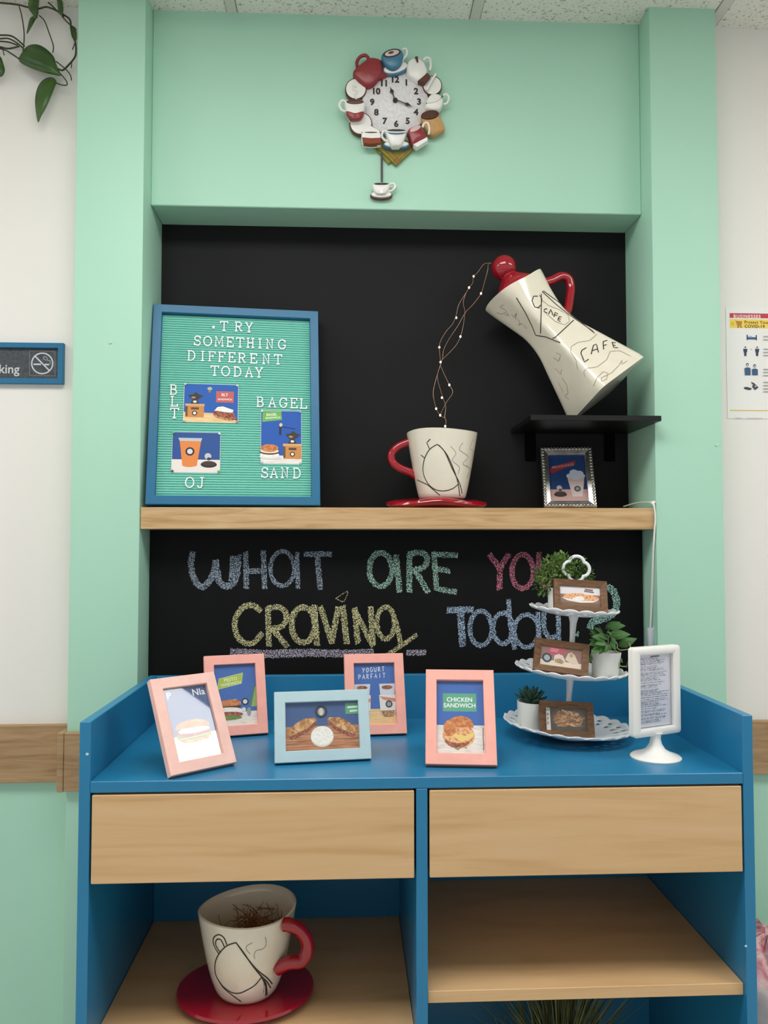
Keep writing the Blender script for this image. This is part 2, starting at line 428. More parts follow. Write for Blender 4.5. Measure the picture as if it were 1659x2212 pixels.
C_b = chalk('chalk_slate', (158, 172, 186)); C_g = chalk('chalk_mint', (164, 198, 182)); C_p = chalk('chalk_rose', (200, 122, 140))
C_y = chalk('chalk_yellow', (216, 210, 160)); C_t = chalk('chalk_sky', (176, 198, 220)); C_l = chalk('chalk_lavender', (196, 188, 206)); C_m = chalk('chalk_aqua', (164, 206, 196))
chalk_part([[(272,132),(262,200),(275,270),(300,315),(335,325),(370,285),(392,230),(398,178)], [(398,178),(408,255),(425,305),(462,322),(500,300),(518,240),(522,150)], [(495,155),(492,230),(486,295)]], k5, 36, C_b)
chalk_part([[(563,132),(567,337)], [(660,127),(668,337)], [(565,238),(662,240)]], k5, 30, C_b)
chalk_part([E5(765,225,66,95), [(845,135),(852,337)]], k5, 25, C_b)
chalk_part([[(885,145),(1038,146)], [(957,150),(975,342)]], k5, 30, C_b)
chalk_part([E5(1308,230,63,92), [(1392,150),(1412,357)]], k5, 32, C_g)
chalk_part([[(1465,138),(1466,357)], [(1462,146),(1530,136),(1563,168),(1548,215),(1475,237)], [(1498,235),(1572,362)]], k5, 32, C_g)
chalk_part([[(112,160),(122,290),(127,402)], [(118,390),(185,408),(262,418)], [(108,172),(268,180)], [(125,268),(218,282)]], k6, 36, C_g)
chalk_part([[(472,170),(548,275)], [(605,170),(548,262),(540,405)]], k6, 38, C_p)
chalk_part([E5(690,285,70,110)], k6, 36, C_p)
chalk_part([[(795,160),(800,300),(840,385),(885,320),(890,180)]], k6, 36, C_p)
chalk_part([[(650,462),(600,428),(548,440),(512,490),(504,545),(520,602),(562,636),(612,630),(655,578)]], k5, 32, C_y)
chalk_part([[(685,435),(692,655)], [(683,447),(750,438),(788,482),(768,540),(692,560)], [(715,560),(795,660)]], k5, 32, C_y)
chalk_part([E5(880,535,64,98), [(940,425),(957,650)]], k5, 34, C_y)
chalk_part([[(975,432),(1040,640)], [(1036,636),(1074,436)]], k5, 32, C_y)
chalk_part([[(1097,428),(1122,642)], [5, (1060,390),(1125,350),(1104,405),(1062,391)]], k5, 34, C_y)
chalk_part([[(1163,440),(1182,640)], [(1160,450),(1262,645)], [(1252,432),(1266,655)]], k5, 32, C_y)
chalk_part([E5(1335,525,48,88), [(1368,455),(1402,560),(1418,655)], [24, (1345,700),(1420,652),(1508,588)]], k5, 28, C_y)
chalk_part([[44, (478,686),(560,690),(700,696),(900,690),(1100,694),(1270,688)]], k5, 40, C_l, 'chalk_underline')
chalk_part([[(1450,690),(1558,688)]], k5, 32, C_l, 'chalk_underline')
chalk_part([[42, (198,536),(370,534)], [46, (285,540),(300,775)]], k6, 44, C_t)
chalk_part([E5(418,655,72,112)], k6, 32, C_t)
chalk_part([E5(562,655,64,100), [(598,465),(612,640),(640,795)]], k6, 32, C_t)
chalk_part([E5(715,672,78,106), [(788,550),(800,730)]], k6, 30, C_t)
chalk_part([[(828,550),(832,660),(868,715),(915,700)], [(922,560),(925,720),(905,810),(850,850)]], k6, 32, C_t)
chalk_part([[(1240,375),(1290,430),(1302,500),(1280,560),(1200,600),(1145,615),(1128,660)], [14, (1030,705),(1052,682),(1044,712)]], k6, 48, C_m, 'chalk_question_mark')

# ------------------------------------------------------------------ printed pictures
class Pic:
    """flat print: coloured shapes in unit coordinates (0..1, up) on a w x h card, in the frame's own plane"""
    def __init__(s, w, h, cx=0, cz=0, y0=0.0):
        s.w, s.h, s.cx, s.cz, s.y0 = w, h, cx, cz, y0; s.mb = MB(); s.mats = []; s.k = 0
    def _m(s, c):
        m = c if not isinstance(c, tuple) else ink(c)
        if m not in s.mats: s.mats.append(m)
        return s.mats.index(m)
    def P(s, u, v): return (s.cx+(u-.5)*s.w, s.y0-.00005*s.k, s.cz+(v-.5)*s.h)
    def poly(s, pts, c):
        s.k += 1; s.mb.add(([s.P(*p) for p in pts], [tuple(range(len(pts)))]), s._m(c)); return s
    def rect(s, a, b, c, d, col): return s.poly([(a,b),(c,b),(c,d),(a,d)], col)
    def ell(s, cx, cy, rx, ry, col, rot=0, n=22, a0=0, a1=2*PI):
        asp = s.w/s.h; return s.poly([(cx+(x), cy+(y)*asp) for x, y in ell(0, 0, rx, ry, n, a0, a1, rot)], col)
    def line(s, pts, w, col):
        s.k += 1; asp = s.w/s.h; q = [Vector((u*s.w, v*s.h)) for u, v in pts]
        s.mb.add(stroke_faces(q, w*s.w, lambda p, d: (s.cx-s.w/2+p.x, s.y0-.00005*s.k, s.cz-s.h/2+p.y)), s._m(col)); return s
    def text(s, t, u, v, size, col, rot=0, align='CENTER', bold=.01, sp=1.0):
        s.k += 1; vv, f = text_geo(t, size*s.w, align, bold, sp); c, sn = math.cos(rot), math.sin(rot)
        x0, _, z0 = s.P(u, v); y = s.y0-.00005*s.k
        s.mb.add(([(x0+a*c-b*sn, y, z0+a*sn+b*c) for a, b in vv], f), s._m(col)); return s
    def logo(s, u, v, r, dark=(40,44,50), lite=(205,210,215)): s.ell(u, v, r, r, dark); s.ell(u, v, r*.62, r*.62, lite); return s
    def build(s, parent, name='print', label=None): return part(name, s.mb, s.mats, parent, label=label)
def food(key, *cols, scale=260):
    n = len(cols); return ramp_mat('food_'+key, [(.30+.4*i/max(n-1,1), c) for i, c in enumerate(cols)], scale, (1,1,1), .6, .3, 3, .5)
F_bread = food('bread', (150, 92, 50), (198, 146, 92), (226, 190, 140), scale=160)
F_bun = food('bun', (176, 92, 48), (206, 128, 76), (224, 160, 108), scale=150)
F_meat = food('meat', (108, 52, 40), (150, 84, 66), (196, 128, 104))
F_chick = food('chicken', (196, 96, 66), (220, 140, 96), (240, 206, 150), (226, 120, 90))
F_cream = food('creamy', (226, 220, 208), (244, 240, 232), (250, 248, 244))
F_fry = food('fries', (120, 78, 54), (186, 138, 98), (222, 182, 140), scale=330)
F_table = ramp_mat('print_table_wood', [(.3, (156, 98, 66)), (.5, (188, 130, 94)), (.7, (206, 154, 118))], 30, (1, 1, 8), .6, .3)
F_tablel = ramp_mat('print_table_pale', [(.3, (222, 184, 128)), (.6, (238, 206, 156))], 30, (1, 1, 8), .6, .3)
F_white = ramp_mat('print_white_planks', [(.3, (214, 208, 202)), (.6, (238, 234, 228))], 40, (1, 1, 6), .6, .3)
F_lettuce = food('lettuce', (92, 124, 56), (130, 156, 84))
BLUE = (62, 106, 180); NAVY = (68, 96, 144)
def sandwich(p, cx, cy, s, rot=0, asp=1.0):
    def R(pts):
        c, sn = math.cos(rot), math.sin(rot); return [(cx+(x*c-y*sn)*s, cy+(x*sn+y*c)*s*asp) for x, y in pts]
    p.poly(R(ell(0, -.10, .50, .13)), F_bread); p.poly(R(ell(0, -.04, .52, .10)), F_lettuce)
    p.poly(R(ell(0, .02, .50, .11)), F_meat); p.poly(R(ell(.02, .07, .46, .07)), F_cream); p.poly(R(ell(0, .15, .50, .17, a0=-.15, a1=PI+.15)), F_bun)
def grinder(p, x, y, w, h):
    "old wooden coffee mill"
    p.rect(x, y, x+w, y+h*.46, (205, 140, 80)); p.rect(x-.02*w, y+h*.44, x+w*1.03, y+h*.52, (216, 170, 120)); p.rect(x+.3*w, y+h*.30, x+w*.72, y+h*.38, (90, 70, 60))
    p.rect(x, y+.02, x+w*.12, y+h*.42, (110, 80, 58)); p.logo(x+w*.5, y+h*.16, w*.14, (40, 34, 30), (236, 232, 226))
    p.poly([(x+w*.25, y+h*.52), (x+w*.75, y+h*.52), (x+w*.62, y+h*.66), (x+w*.95, y+h*.84), (x+w*.72, y+h*.88), (x+w*.55, y+h*.97), (x+w*.4, y+h*.88), (x+w*.12, y+h*.84), (x+w*.38, y+h*.66)], (66, 58, 56))
    p.ell(x+w*.5, y+h*.60, w*.10, w*.07, (232, 226, 220)); p.ell(x+w*.42, y+h*.76, w*.12, w*.06, (176, 140, 110))
def spoon_beans(p, x, y, s, asp):
    p.ell(x, y, s, s*.42, (56, 44, 44)); p.ell(x, y+.03, s*.85, s*.3, (74, 60, 58)); p.ell(x-.02, y+s*1.1*asp, s*.42, s*.42, (196, 196, 204)); p.ell(x, y+s*.75*asp, s*.25, s*.2, (70, 60, 66))

def rmat(yaw, tilt, roll=0):
    return Matrix.Rotation(yaw, 3, 'Z') @ Matrix.Rotation(-tilt, 3, 'X') @ Matrix.Rotation(roll, 3, 'Y')
def rail_geo(x0, x1, z0, z1, b, y0, y1, which, bev=.001, lip=0.0):
    "one mitred rail of a rectangular frame; lip sinks the inner edge"
    o = {'b': [(x0,z0),(x1,z0),(x1-b,z0+b),(x0+b,z0+b)], 't': [(x1,z1),(x0,z1),(x0+b,z1-b),(x1-b,z1-b)],
         'l': [(x0,z1),(x0,z0),(x0+b,z0+b),(x0+b,z1-b)], 'r': [(x1,z0),(x1,z1),(x1-b,z1-b),(x1-b,z0+b)]}[which]
    k = .12
    def mix(p, q, t): return (p[0]*(1-t)+q[0]*t, p[1]*(1-t)+q[1]*t)
    a, b_, c, d = o
    prof = [(0, y1), (0, y0+bev), (k*.4, y0), (1-k*.4, y0+lip*.9), (1, y0+bev+lip), (1, y1)]
    v = []; 
    for t, y in prof:
        p = mix(a, d, t); v.append((p[0], y, p[1]))
    for t, y in prof:
        p = mix(b_, c, t); v.append((p[0], y, p[1]))
    n = len(prof); f = [(i, i+n, i+1+n, i+1) for i in range(n-1)] + [(n-1, 2*n-1, n, 0), tuple(range(n)), tuple(range(2*n-1, n-1, -1))]
    return v, f
def photo_frame(label, loc, yaw, tilt, w, h, b, th, m, draw, zb, roll=0, group=None, cat='picture frame', name='standing_photo_frame', lip=0.0, easel=True, inner=None):
    loc = Vector(loc) + Vector((0, 0, th*math.sin(tilt)))
    t = thing(name, label, cat, loc, rmat(yaw, tilt, roll), group)
    for s in 'btlr':
        part('rail', MB().add(rail_geo(-w/2, w/2, 0, h, b, 0, th, s, lip=lip)), m, t)
    part('backing_board', MBox(-w/2+b*.5, w/2-b*.5, th*.62, th*.8, b*.5, h-b*.5), M_card, t)
    pic = Pic(w-2*b+.002, h-2*b+.002, 0, h/2, th*.60); draw(pic); pic.build(t)
    part('glass', MB().add(([(-w/2+b, th*.40, b), (w/2-b, th*.40, b), (w/2-b, th*.40, h-b), (-w/2+b, th*.40, h-b)], [(0,1,2,3)])), M_glass, t)
    if easel:
        M = wmat(t); hp = M @ Vector((0, th*.8, h*.62)); back = Vector((-math.sin(yaw), math.cos(yaw), 0))
        ft = Vector((hp.x, hp.y, zb+.001)) + back*.03; sd = Vector((math.cos(yaw), math.sin(yaw), 0)); mb = MB(); v = []
        for p, ww in ((hp, .012), (ft, .022)):
            for s in (-1, 1):
                for d in (0, .003): v.append(p+sd*s*ww+back*d)
        mb.add((v, [(0,2,6,4),(1,5,7,3),(0,4,5,1),(2,3,7,6),(0,1,3,2),(4,6,7,5)])); part('easel_leg', mb, M_card, t, world=True)
    return t

# pictures of the five counter frames
def pic_panini(p):
    p.rect(0,0,1,1,(66,92,140)); p.rect(0,0,1,.34,F_white); sandwich(p, .5, .36, .75, 0, .75)
    for dy in (.22, .30): p.line([(.2,dy),(.8,dy+.02)], .012, (214,196,170))
    p.text('P', .14, .90, .20, (236,238,240)); p.text('NIa', .80, .90, .20, (236,238,240))
def pic_pesto(p):
    p.rect(0,0,1,1,BLUE); p.rect(0,0,1,.23,F_white)
    p.poly([(.84,.30),(.97,.62),(1,.62),(1,.30)], (150,184,110)); p.poly([(.80,.32),(.95,.68),(.97,.62),(.86,.30)], (70,120,120))
    p.poly([(.08,.60),(.66,.68),(.70,.86),(.12,.78)], (184,210,150)); p.poly([(.10,.615),(.645,.69),(.68,.845),(.135,.77)], (176,194,74))
    p.text('PESTO', .40, .755, .11, (240,244,214), .11); p.text('SANDWICH', .40, .685, .09, (240,244,214), .11)
    p.poly([(0,.40),(.50,.44),(.62,.38),(.62,.34),(0,.30)], F_bun); p.poly([(0,.32),(.62,.33),(.60,.29),(0,.27)], (84,46,38)); p.ell(.30,.25,.36,.085,F_cream); p.ell(.30,.19,.36,.07,F_meat); p.ell(.30,.14,.34,.05,F_lettuce)
    p.logo(.72,.385,.085,(30,40,52),(214,222,232)); p.ell(.80,.22,.05,.10,(150,160,150)); p.ell(.68,.26,.05,.05,(224,226,230))
def pic_cubano(p):
    p.rect(0,0,1,1,NAVY); p.rect(0,0,1,.50,F_table)
    for y in (.08,.20,.33): p.line([(0,y),(1,y+.02)], .006, (140,88,58))
    for sx in (-1, 1):
        q = lambda pts: [(.5+sx*(x-.5), y) for x, y in pts]
        p.poly(q([(.04,.30),(.05,.42),(.14,.56),(.26,.66),(.40,.67),(.43,.62),(.30,.46),(.12,.34)]), F_bread)
        p.poly(q([(.05,.30),(.13,.34),(.30,.46),(.43,.60),(.42,.52),(.30,.38),(.14,.26),(.08,.24)]), F_meat)
    p.ell(.495,.28,.155,.135,(222,214,200)); p.ell(.495,.30,.15,.125,F_cream)
    p.logo(.49,.79,.085,(44,54,70),(132,136,136)); p.ell(.49,.79,.03,.05,(206,206,190))
    p.rect(.82,.72,1,.95,(96,160,128))
    for y, a in ((.86,.85), (.78,.88)): p.line([(a,y),(.985,y+.01)], .026, (206,230,208))
def pic_parfait(p):
    p.rect(0,0,1,1,BLUE); p.rect(0,0,1,.26,F_tablel)
    W_ = (232,236,240)
    glyph = {'Y':[[(0,1),(.4,.5)],[(.8,1),(.2,0)]],'O':[[(.4,1),(0,.6),(.2,0),(.7,.2),(.8,.8),(.4,1)]],'G':[[(.8,.9),(.3,1),(0,.5),(.3,0),(.8,.2),(.8,.5),(.5,.5)]],'U':[[(0,1),(.1,.1),(.6,0),(.8,1)]],
             'R':[[(.1,0),(.1,1),(.6,.9),(.5,.5),(.1,.5),(.8,0)]],'T':[[(0,1),(.9,1)],[(.45,1),(.4,0)]],'P':[[(.1,0),(.1,1),(.7,.85),(.6,.5),(.1,.45)]],'A':[[(0,0),(.4,1),(.8,0)],[(.2,.4),(.65,.4)]],'F':[[(.8,1),(.1,1),(.1,0)],[(.1,.5),(.6,.5)]],'I':[[(.4,1),(.4,0)]]}
    for word, x0, y0, cw in (('YOGURT', .22, .85, .095), ('PARFAIT', .12, .74, .098)):
        for i, ch in enumerate(word):
            for st in glyph[ch]: p.line([(x0+i*cw+x*cw*.75, y0+i*.003+y*.075) for x, y in st], .014, W_)
    for cx in (.20, .80):
        p.poly([(cx-.17,.48),(cx+.17,.48),(cx+.20,.66),(cx-.19,.66)], (206,214,222)); p.ell(cx,.60,.13,.05,F_meat)
        p.poly([(cx-.20,.48),(cx+.20,.48),(cx+.18,.20),(cx+.10,.14),(cx-.10,.14),(cx-.18,.20)], (228,226,222)); p.poly([(cx-.20,.46),(cx+.20,.42),(cx+.2,.36),(cx-.1,.40)], (210,140,128))
        p.poly([(cx-.18,.23),(cx+.18,.23),(cx+.10,.14),(cx-.10,.14)], F_fry); p.logo(cx+.03,.33,.085,(48,58,64),(150,160,160))
def pic_chicken(p):
    p.rect(0,0,1,1,BLUE); p.rect(0,0,1,.39,F_white); p.rect(.14,.575,.84,.825,(92,166,138))
    p.text('CHICKEN', .49, .735, .125, (244,246,240), bold=.02); p.text('SANDWICH', .49, .655, .125, (244,246,240), bold=.02)
    p.poly([(.30,.10),(.36,.20),(.64,.22),(.62,.08),(.54,.10),(.44,.06),(.36,.09)], F_lettuce)
    p.ell(.46,.25,.33,.26,F_chick); p.ell(.44,.20,.26,.17,F_meat); p.ell(.46,.23,.28,.12,F_chick)
    p.poly([(.26,.30),(.44,.27),(.60,.25),(.78,.31),(.76,.24),(.64,.20),(.52,.17),(.36,.24)], (236,208,124)); p.ell(.50,.39,.27,.19,F_bun,a0=-.25,a1=PI+.2); p.ell(.28,.35,.13,.17,F_bun)
    p.line([(.955,.06),(.965,.12),(.958,.20),(.966,.36)], .012, (60,54,52))
GR = 'small painted photo frames standing on the cabinet top'
FW, FH, FB, FT = .1290, .1735, .0205, .015
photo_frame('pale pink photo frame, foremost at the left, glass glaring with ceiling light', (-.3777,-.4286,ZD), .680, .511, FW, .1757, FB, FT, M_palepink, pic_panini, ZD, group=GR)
photo_frame('pink photo frame of a pesto sandwich, behind the glaring pale pink frame', (-.3552,-.1806,ZD), .276, .364, FW, .170, FB, FT, M_pink, pic_pesto, ZD, group=GR)
photo_frame('pale blue landscape photo frame with two sandwich halves and a white bowl', (-.1701,-.3807,ZD), .132, .343, .1786, .1284, FB, FT, M_paleblue, pic_cubano, ZD, group=GR)
photo_frame('pink photo frame of yogurt parfait cups, partly behind the pale blue frame', (-.0653,-.1851,ZD), .084, .339, FW, .1704, FB, FT, M_pink, pic_parfait, ZD, group=GR)
photo_frame('pink photo frame of a chicken sandwich, nearest the tiered stand', (.0781,-.4238,ZD), -.114, .501, FW, .1783, FB, FT, M_pink, pic_chicken, ZD, group=GR)

# silver frame on the oak shelf
def pic_shake(p):
    p.rect(0,0,1,1,(30,66,120)); p.rect(0,0,1,.27,(206,168,160)); p.poly([(.04,.66),(.62,.80),(.74,.90),(.70,.80),(.08,.60)], (150,50,60)); p.poly([(.05,.64),(.74,.80),(.72,.88),(.06,.74)], (158,56,64))
    p.text('MILKSHAKES', .40, .765, .105, (226,160,150), .16)
    p.poly([(.50,.48),(.94,.48),(.86,.12),(.60,.12)], (226,208,206)); p.poly([(.49,.54),(.95,.54),(.93,.44),(.52,.44)], (222,190,176))
    for a, b, r in ((.56,.55,.09),(.68,.62,.12),(.82,.60,.11),(.90,.55,.07),(.72,.54,.14)): p.ell(a,b,r,r*.8,(206,216,232))
    p.logo(.74,.28,.085,(70,72,76),(160,162,160)); spoon_beans(p, .28, .16, .17, .75)
sf = photo_frame('ornate silver photo frame with a milkshake print, under the black ledge', (.4300,.0920,ZST), -.115, .38, .130, .1695, .0185, .02, M_silver, pic_shake, ZST, lip=.004, name='silver_photo_frame')
orn = MB()
for k in range(15):
    for x, z in ((-.065+.0045+.121*k/14, .0045), (-.065+.0045+.121*k/14, .165)): orn.add(sphere((x, .0005, z), .0042, 8, 5, (1, .7, 1)))
for k in range(1, 19):
    for x in (-.0605, .0605): orn.add(sphere((x, .0005, .0045+.1605*k/19), .0042, 8, 5, (1, .7, 1)))
part('beading', orn, mat('dark_aged_silver', (180, 178, 172), .35, .5, metal=1, var=.5, vscale=140), sf, smooth=60)

# ------------------------------------------------------------------ letter board
LBR = rmat(.109, .195); LW, LH, LT, LBd = .4067, .5101, .035, .0215
lb = thing('letter_board', 'teal felt letter board in a blue frame leaning at the left of the oak shelf', 'letter board', (-.3946, .0175, ZST+LT*math.sin(.195)), LBR)
for s in 'btlr': part('rail', MB().add(rail_geo(-LW/2, LW/2, 0, LH, LBd, 0, LT, s, bev=.0015)), M_bframe, lb)
fm = MB(); nr = 76; x0, x1 = -LW/2+LBd, LW/2-LBd; z0, z1 = LBd, LH-LBd; prof = []
for i in range(nr):
    a = z0+(z1-z0)*i/nr; s = (z1-z0)/nr
    prof += [(a, .0150), (a+s*.24, .0122), (a+s*.76, .0122), (a+s*.98, .0150)]
prof.append((z1, .0150))
v = [(x, y, z) for z, y in prof for x in (x0, x1)]; f = [(2*i, 2*i+1, 2*i+3, 2*i+2) for i in range(len(prof)-1)]
fm.add((v, f)); part('felt_panel', fm, M_teal, lb); part('backing_board', MBox(-LW/2+.004, LW/2-.004, LT-.008, LT-.002, .004, LH-.004), M_card, lb)
LBM = wmat(lb); LBI = LBM.inverted(); LBN = (LBM.to_3x3() @ Vector((0, -1, 0)))
LFACE = .0122
def lbp(cx, cy):
    p = onP(300+cx/4.046, 640+cy/4.046, LBM @ Vector((0, LFACE, 0)), LBN); q = LBI @ p; return q.x, q.z
def arc(cx, cy, rx, ry, a0, a1, n=10): return [(cx+rx*math.cos(math.radians(a0+(a1-a0)*k/n)), cy+ry*math.sin(math.radians(a0+(a1-a0)*k/n))) for k in range(n+1)]
SER = {
 'T': [[(.02,.80),(.02,1),(.78,1),(.78,.80)], [(.4,1),(.4,0)], [(.22,0),(.58,0)]],
 'R': [[(.14,0),(.14,1)], [(.0,1)]+[(.42,1)]+arc(.42,.75,.24,.25,90,-90)+[(.14,.5)], [(.40,.5),(.62,.04),(.8,.04)], [(0,0),(.28,0)]],
 'Y': [[(.10,1),(.4,.48),(.70,1)], [(.4,.48),(.4,0)], [(-.02,1),(.24,1)], [(.56,1),(.82,1)], [(.22,0),(.58,0)]],
 'S': [arc(.4,.75,.27,.25,20,270,10)+arc(.4,.25,.29,.25,90,-160,10), [(.68,.72),(.68,1)], [(.10,.28),(.10,0)]],
 'O': [ell(.42,.5,.40,.5,20)+[ell(.42,.5,.40,.5,20)[0]]],
 'M': [[(.10,0),(.16,1),(.46,.25),(.76,1),(.82,0)], [(0,0),(.24,0)], [(.68,0),(.94,0)], [(.02,1),(.2,1)], [(.72,1),(.9,1)]],
 'E': [[(.14,0),(.14,1)], [(0,1),(.68,1),(.68,.78)], [(.14,.52),(.46,.52)], [(.46,.40),(.46,.64)], [(0,0),(.70,0),(.70,.24)]],
 'H': [[(.15,0),(.15,1)], [(.65,0),(.65,1)], [(.15,.5),(.65,.5)], [(0,0),(.3,0)], [(.5,0),(.8,0)], [(0,1),(.3,1)], [(.5,1),(.8,1)]],
 'I': [[(.4,0),(.4,1)], [(.22,0),(.58,0)], [(.22,1),(.58,1)]],
 'N': [[(.15,0),(.15,1),(.66,0),(.66,1)], [(0,0),(.3,0)], [(0,1),(.2,1)], [(.52,1),(.8,1)]],
 'G': [arc(.42,.5,.38,.5,40,320,14)+[(.74,.42)], [(.48,.42),(.84,.42)], [(.72,.70),(.72,1)]],
 'D': [[(.14,0),(.14,1)], [(0,1),(.36,1)]+arc(.36,.5,.38,.5,90,-90,12)+[(0,0)]],
 'F': [[(.14,0),(.14,1)], [(0,1),(.68,1),(.68,.78)], [(.14,.52),(.46,.52)], [(.46,.40),(.46,.64)], [(0,0),(.30,0)]],
 'A': [[(.10,0),(.40,1),(.70,0)], [(.2,.33),(.6,.33)], [(-.02,0),(.24,0)], [(.56,0),(.82,0)]],
 'B': [[(.14,0),(.14,1)], [(0,1),(.40,1)]+arc(.40,.76,.22,.24,90,-90)+[(.14,.52)], [(.4,.52)]+arc(.42,.26,.26,.26,90,-90)+[(0,0)]],
 'L': [[(.16,0),(.16,1)], [(0,1),(.32,1)], [(0,0),(.70,0),(.70,.26)]],
 'J': [[(.48,1),(.48,.25)]+arc(.27,.25,.21,.25,0,-170), [(.28,1),(.68,1)]]}
def letter(ch, cx, cy, size=.0245, label=None):
    gx, gz = lbp(cx, cy); mb = MB(); k = [0]
    for st in SER[ch]:
        k[0] += 1; dd = .00008*k[0]
        cl = len(st) > 4 and st[0] == st[-1]; q = [Vector(((x-.4)*size*.96, (z-.5)*size)) for x, z in (st[:-1] if cl else st)]
        mb.add(stroke_faces(q, size*.105, lambda p, d: (gx+p.x, LFACE-.0032-dd+d, gz+p.y), .0032+dd, cl))
    part('letter', mb, M_letter, lb)
for word, pts in (('TRY', [(745,266),(873,270),(963,277)]),
                  ('SOMETHING', [(512,392),(600,396),(697,400),(800,405),(885,409),(975,413),(1058,417),(1143,421),(1250,425)]),
                  ('DIFFERENT', [(460,522),(558,526),(642,530),(728,534),(815,538),(902,543),(1005,548),(1112,553),(1216,557)]),
                  ('TODAY', [(663,655),(757,659),(862,663),(963,667),(1050,670)]),
                  ('BLT', [(305,820),(313,922),(312,1025)]), ('BAGEL', [(1062,926),(1165,930),(1262,934),(1357,938),(1440,942)]),
                  ('SAND', [(1100,1544),(1180,1545),(1275,1546),(1380,1548)]), ('OJ', [(443,1630),(545,1632)])):
    for ch, (a, b) in zip(word, pts): letter(ch, a, b)
gx, gz = lbp(652, 274); st = [(.0058*(1 if k % 2 == 0 else .42)*math.sin(2*PI*k/10), .0058*(1 if k % 2 == 0 else .42)*math.cos(2*PI*k/10)) for k in range(10)]
sm = MB(); sm.add(([(gx+a, LFACE-.003, gz+b) for a, b in st]+[(gx+a, LFACE, gz+b) for a, b in st], [tuple(range(10))]+[(k, (k+1) % 10, 10+(k+1) % 10, 10+k) for k in range(10)])); part('star', sm, M_letter, lb)

def pic_blt(p):
    p.rect(0,0,1,1,(44,96,176)); p.poly([(0,0),(1,0),(1,.05),(.55,.24),(0,.26)], F_tablel); grinder(p, .03, .12, .34, .68)
    p.rect(.59,.52,.92,.82,(196,100,98)); p.text('BLT', .75, .725, .075, (246,236,230), bold=.02); p.text('SANDWICH', .755, .605, .05, (246,236,230), bold=.02)
    p.ell(.47,.88,.045,.035,(176,186,176)); p.ell(.47,.80,.03,.02,(150,120,90))
    p.poly([(.54,.20),(.56,.30),(.66,.40),(.90,.34),(.94,.20),(.98,.12),(.90,.06),(.76,.08),(.62,.13)], F_meat); p.poly([(.56,.30),(.62,.40),(.72,.42),(.92,.33),(.90,.26),(.76,.27),(.62,.30)], F_cream); p.poly([(.54,.20),(.60,.13),(.76,.07),(.9,.05),(.88,.09),(.74,.12),(.6,.18)], F_bread)
def pic_oj(p):
    p.rect(0,0,1,1,(48,84,148)); p.rect(0,0,1,.32,(232,222,216))
    p.poly([(.15,.80),(.60,.80),(.52,.16),(.40,.13),(.30,.13),(.22,.16)], (228,136,72)); p.poly([(.12,.86),(.62,.86),(.60,.78),(.15,.78)], (190,196,200)); p.logo(.37,.52,.095,(46,46,50),(214,216,226))
    spoon_beans(p, .77, .20, .17, 1.1)
def pic_bagel(p):
    p.rect(0,0,1,1,(44,92,176)); p.rect(0,0,1,.15,F_white); p.poly([(.03,.78),(.52,.83),(.50,1.0),(.03,1.0)], (116,176,96)); p.text('BAGEL', .26, .925, .09, (236,246,226), .08, bold=.02); p.text('SANDWICH', .29, .865, .07, (236,246,226), .08, bold=.02)
    grinder(p, .55, .09, .45, .55); p.line([(.48,.74),(.47,.54)], .05, (50,44,48)); p.ell(.49,.73,.04,.05,(220,200,180)); p.line([(.5,.70),(.85,.66)], .014, (60,60,64))
    p.ell(.22,.12,.26,.06,(226,222,216)); p.ell(.21,.16,.24,.07,F_cream); p.ell(.21,.21,.24,.07,(90,60,48)); p.ell(.21,.23,.23,.06,(226,216,200)); p.ell(.21,.285,.22,.10,F_bun)
def pinned(label, c, draw, pins):
    q = [lbp(*k) for k in c]; cx = sum(k[0] for k in q)/4; cz = sum(k[1] for k in q)/4
    w = (q[1][0]-q[0][0]+q[2][0]-q[3][0])/2; h = (q[0][1]-q[3][1]+q[1][1]-q[2][1])/2
    t = thing('photo_print', label, 'photo', LBM @ Vector((cx, LFACE-.0006, cz)), LBR, 'photo prints pinned to the letter board')
    part('card', MBox(-w/2, w/2, -.0003, .0004, -h/2, h/2), ink((236,232,226)), t)
    p = Pic(w*.985, h*.985, 0, 0, -.0004); draw(p); p.build(t)
    for (sx, sz), col in zip(((-1,1),(1,1),(1,-1),(-1,-1)), pins):
        x, z = sx*(w/2-.003), sz*(h/2-.003)
        part('pin', MB().add(lathe([(.0030, 0), (.0030, .002), (.0018, .0032)], 10), 0, Matrix.Translation((x, -.0016, z)) @ Matrix.Rotation(PI/2, 4, 'X')), mat('pin_%02x%02x%02x' % col, col, .3, .5), t)
CLR = (206,214,216); GRN = (84,188,96)
pinned('pinned photo of a coffee mill and a BLT sandwich with red tag', [(390,765),(868,772),(872,1108),(392,1102)], pic_blt, (CLR,CLR,(214,150,110),CLR))
pinned('pinned photo of a cup of orange juice on the letter board', [(290,1190),(712,1190),(712,1546),(285,1540)], pic_oj, (GRN,(226,232,236),GRN,(110,90,80)))
pinned('pinned upright photo of a bagel sandwich and coffee mill with green tag', [(1068,1002),(1420,1000),(1425,1467),(1062,1466)], pic_bagel, ((226,236,230),(150,190,220),CLR,CLR))

